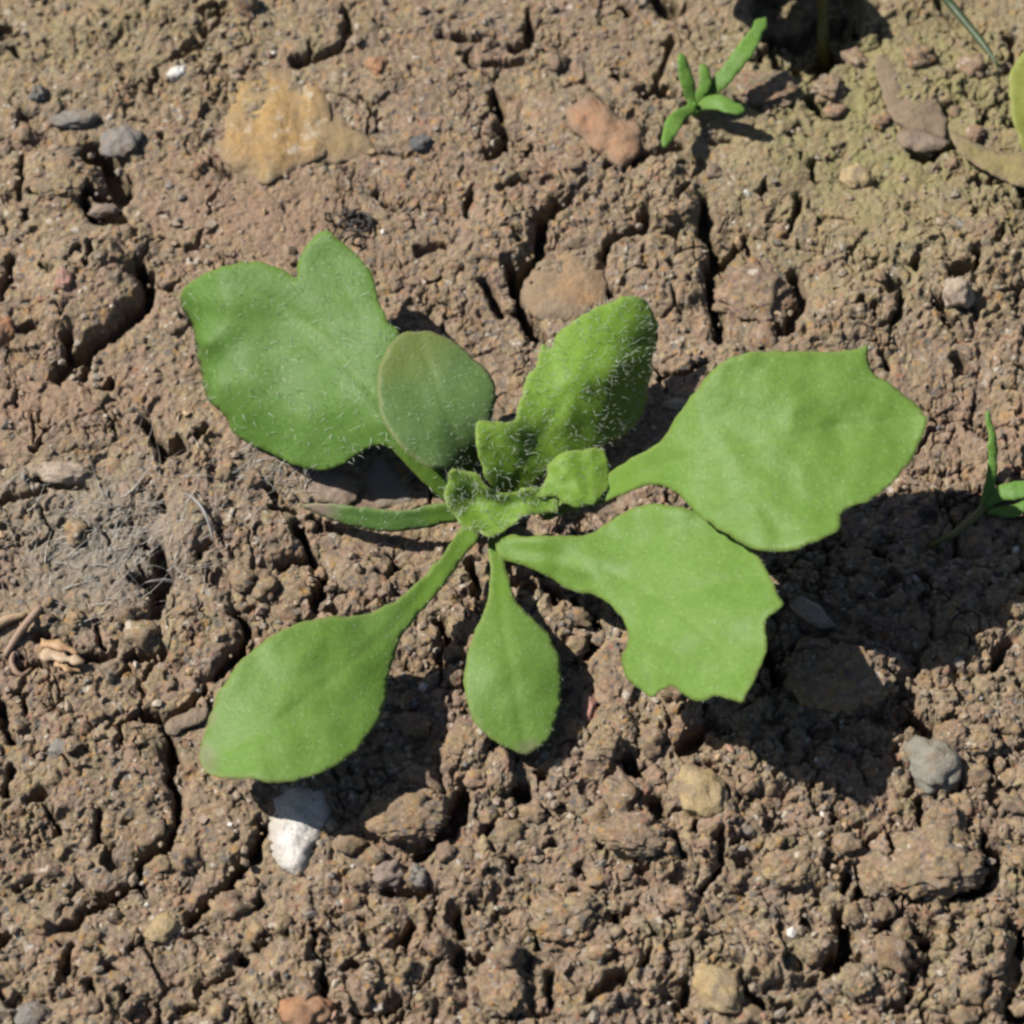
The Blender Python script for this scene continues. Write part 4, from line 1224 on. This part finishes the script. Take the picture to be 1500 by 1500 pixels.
stalk('dry_stem', 'thin grey curved dry stem among the matted fibres', 'dry stem', [(272, 722, .05), (290, 736, .08), (303, 758, .09), (312, 792, .05)], [.008, .015, .016, .008], M_GREYSTEM)
stalk('straw', 'reddish brown straw leaning upward at the left edge', 'straw', [(6, 962, .03), (30, 925, .10), (60, 888, .12)], [.03, .045, .04], M_STRAW2)
stalk('straw', 'pale straw lying at the left edge behind the reddish one', 'straw', [(-20, 925, .05), (10, 908, .06), (40, 900, .04)], [.05, .05, .03], M_STRAW)
stalk('straw', 'curled brown straw below the reddish one', 'straw', [(22, 950, .03), (17, 972, .06), (30, 990, .07), (46, 980, .02)], [.02, .03, .03, .02], M_STRAW2)
stalk('twig', 'short pale brown twig lying among crumbs below the yellow stone', 'twig', [(1030, 1287, .05), (1042, 1278, .07), (1056, 1266, .05)], [.012, .015, .012], M_STRAW)
stalk('dry_stem', 'fine pale hair-like stem crossing the wide black crack', 'dry stem', [(603, 1252, .0), (640, 1243, .05), (672, 1236, .0)], [.005, .007, .005], M_GREYSTEM, 6)
curl = empty('root_curl', on_ground(515, 325))
tag(curl, 'black tangled curl of dead root at the top of the upper left leaf', 'dead root')
rc = np.random.default_rng(77)
for q in range(13):
    cx, cy = 514 + rc.normal(0, 10), 322 + rc.normal(0, 7)
    if q == 0: cx, cy = 486, 318
    if q == 1: cx, cy = 526, 354
    a0, da, r0 = rc.uniform(0, 6.28), rc.uniform(2.0, 4.6), rc.uniform(7, 17)
    tt = np.linspace(0, 1, 12)
    bx = cx + r0 * np.cos(a0 + da * tt) + rc.normal(0, 1.2, 12); by = cy + .65 * r0 * np.sin(a0 + da * tt) + rc.normal(0, 1.0, 12)
    hh = ground_z(*on_ground(cx, cy)[:2]) + .02 + rc.uniform(.02, .12) * np.sin(np.pi * tt)
    obj('strand', tube('strand', at(bx, by, hh), np.linspace(.020, .009, 12) * rc.uniform(.7, 1.3), 6), M_BLACK, curl)

# wood chip: splintered fibres side by side
chip = empty('wood_chip', on_ground(98, 955))
tag(chip, 'splintered pale orange wood chip at the left edge below the grey fibres', 'wood chip')
M_CHIP = [plain_material('chip_orange', (0.52, 0.33, 0.17), (0.44, 0.25, 0.13), 7, .6), plain_material('chip_pale', (0.54, 0.40, 0.26), (0.40, 0.26, 0.15), 7, .6)]
gz0 = float(np.percentile(on_ground(np.linspace(70, 120, 9), np.linspace(935, 975, 9))[:, 2], 80))
SPLIT = [[(58, 940, gz0 + .08, 12), (85, 944, gz0 + .13, 15), (112, 956, gz0 + .10, 9)], [(64, 955, gz0 + .09, 14), (92, 962, gz0 + .11, 17), (120, 968, gz0 + .12, 8)], [(80, 972, gz0 + .07, 10), (100, 978, gz0 + .09, 12), (116, 984, gz0 + .05, 6)]]

# flat dead leaves on the soil at the upper right
M_DEAD = stone_material('dead_leaf_brown', (0.27, 0.195, 0.12), (0.31, 0.23, 0.14), 3.0, .85, None, .6)
M_DEADY = stone_material('dead_leaf_yellow', (0.37, 0.31, 0.09), (0.33, 0.26, 0.10), 3.0, .85, None, .35)
slab('dead_leaf', 'flat brown dead leaf lying on the soil at the upper right', 'dead leaf', [(1284, 84), (1302, 84), (1330, 118), (1368, 142), (1388, 182), (1380, 204), (1340, 194), (1308, 178), (1290, 130)], M_DEAD, .03, .03, .02, 6, .05, 40, 31, pc=70)
slab('dead_leaf', 'yellowish dead leaf reaching in from the right edge', 'dead leaf', [(1392, 192), (1420, 204), (1462, 222), (1515, 232), (1520, 276), (1480, 268), (1440, 248), (1408, 226)], M_DEADY, .06, .03, .02, 6, .04, 40, 32, pc=88)

# ------------------------------------------------------------------ neighbouring small plants
M_SPRIG = leaf_material('sprig_green', (0.095, 0.235, 0.035), (0.165, 0.32, 0.055), (0.24, 0.38, 0.10))
M_OLIVE = plain_material('olive_stem', (0.16, 0.14, 0.03), (0.20, 0.17, 0.045), 5, .5)
M_BLADE = leaf_material('yellow_green_blade', (0.30, 0.33, 0.07), (0.34, 0.36, 0.09), (0.36, 0.38, 0.12))
M_DKSTEM = plain_material('dark_green_stem', (0.045, 0.075, 0.03), (0.06, 0.10, 0.035), 5, .5)


def strip(parent, pts, mat, seed, thick=.03, name='leaf', point=0.25):
    """a narrow leaf along pixels (px, py, height, width px)"""
    B = catmull([p[:2] for p in pts], 10, False)
    s = np.linspace(0, 1, len(B)); ss = np.linspace(0, 1, len(pts))
    w = np.interp(s, ss, [p[3] for p in pts]) / 2
    tn = np.gradient(B, axis=0); tn /= np.linalg.norm(tn, axis=1)[:, None]
    nn = np.stack([-tn[:, 1], tn[:, 0]], -1)
    out = np.concatenate([B + nn * w[:, None], [B[-1] + tn[-1] * w[-1] * 1.2], (B - nn * w[:, None])[::-1]])
    h = np.interp(s, ss, [p[2] for p in pts])

    def hf(x, y):
        d = (x[:, None] - B[None, :, 0]) ** 2 + (y[:, None] - B[None, :, 1]) ** 2
        k = np.exp(-d / 120.0) + 1e-9
        return (k * h).sum(1) / k.sum(1)
    me, W, F, vn, de = sheet(name, [tuple(q) for q in out], hf, thick, pitch=4.5, seed=seed, mid=[tuple(q) for q in B[::3]], wav=.015, wavs=30, jag=2.2 if name == 'splinter' else .9)
    return obj(name, me, mat, parent)


for i, pts in enumerate(SPLIT):
    strip(chip, pts, M_CHIP[i % 2], 90 + i, .06, 'splinter')
sp = empty('sprig', on_ground(1018, 160))
tag(sp, 'small bright green sprig with narrow leaflets near the dark pit at the top', 'sprig')
g0 = float(ground_z(*on_ground(1018, 160)[:2]))
for i, pts in enumerate([
    [(1016, 158, g0 + .16, 12), (1008, 125, g0 + .34, 22), (998, 86, g0 + .46, 14)],
    [(1020, 150, g0 + .18, 12), (1034, 120, g0 + .36, 20), (1030, 98, g0 + .42, 12)],
    [(1024, 152, g0 + .16, 14), (1056, 118, g0 + .34, 24), (1088, 78, g0 + .46, 26), (1116, 34, g0 + .5, 18)],
    [(1018, 158, g0 + .16, 12), (1048, 150, g0 + .34, 24), (1084, 160, g0 + .36, 16)],
    [(1016, 158, g0 + .16, 12), (992, 174, g0 + .32, 28), (976, 206, g0 + .34, 16)]]):
    strip(sp, pts, M_SPRIG, 50 + i)
obj('stem', tube('stem', [at(1022, 176, g0 - .15), at(1018, 162, g0 + .08), at(1018, 152, g0 + .24)], [.05, .05, .03], 8), M_SPRIG, sp)

rs = empty('young_shoot', on_ground(1440, 745))
tag(rs, 'thin green shoot with an upright blade at the right edge beside the leaf shadow', 'shoot')
g1 = float(ground_z(*on_ground(1440, 745)[:2]))
strip(rs, [(1440, 742, g1 + .12, 12), (1452, 700, g1 + .34, 15), (1454, 650, g1 + .5, 14), (1447, 604, g1 + .6, 7)], M_SPRIG, 61)
strip(rs, [(1440, 742, g1 + .12, 12), (1470, 722, g1 + .26, 26), (1512, 716, g1 + .34, 26)], M_SPRIG, 62)
strip(rs, [(1444, 746, g1 + .10, 12), (1478, 748, g1 + .24, 20), (1514, 738, g1 + .3, 16)], M_SPRIG, 63)
obj('stem', tube('stem', [at(1362, 800, g1 - .02), at(1398, 782, g1 + .04), at(1425, 760, g1 + .1), at(1442, 742, g1 + .18)], [.035, .04, .04, .04], 8), M_OLIVE, rs)

wd = empty('tall_weed', on_ground(1206, 98))
tag(wd, 'olive weed stem standing in the dark shaded pit at the top edge', 'weed')
g2 = float(ground_z(*on_ground(1206, 98)[:2]))
obj('stem', tube('stem', [at(1207, 100, g2 - .1), at(1206, 50, g2 + .3), at(1204, 0, g2 + .62), at(1198, -62, .98)], [.075, .07, .06, .05], 10), M_OLIVE, wd)
for i, pts in enumerate([[(1198, -60, .98, 14), (1168, -78, 1.0, 70), (1110, -92, .95, 130), (1050, -88, .9, 130), (1024, -86, .88, 80)]]):
    strip(wd, pts, M_LEAF, 70 + i)
eb = empty('edge_weed', on_ground(1500, 120))
tag(eb, 'yellow green blade of a plant cut by the right edge near the top', 'weed')
g3 = float(ground_z(*on_ground(1496, 120)[:2]))
strip(eb, [(1530, 60, g3 + .6, 24), (1500, 110, g3 + .5, 40), (1500, 170, g3 + .4, 36), (1512, 225, g3 + .3, 20)], M_BLADE, 81)
obj('stem', tube('stem', [at(1520, 60, g3 - .1), at(1526, 60, g3 + .3), at(1530, 58, g3 + .6)], [.05, .05, .04], 8), M_OLIVE, eb)
stalk('fallen_stem', 'dark green thin stem lying aslant in the upper right corner', 'stem', [(1372, -18, .10), (1410, 28, .10), (1438, 62, .08), (1462, 96, .03)], [.045, .045, .04, .02], M_DKSTEM)
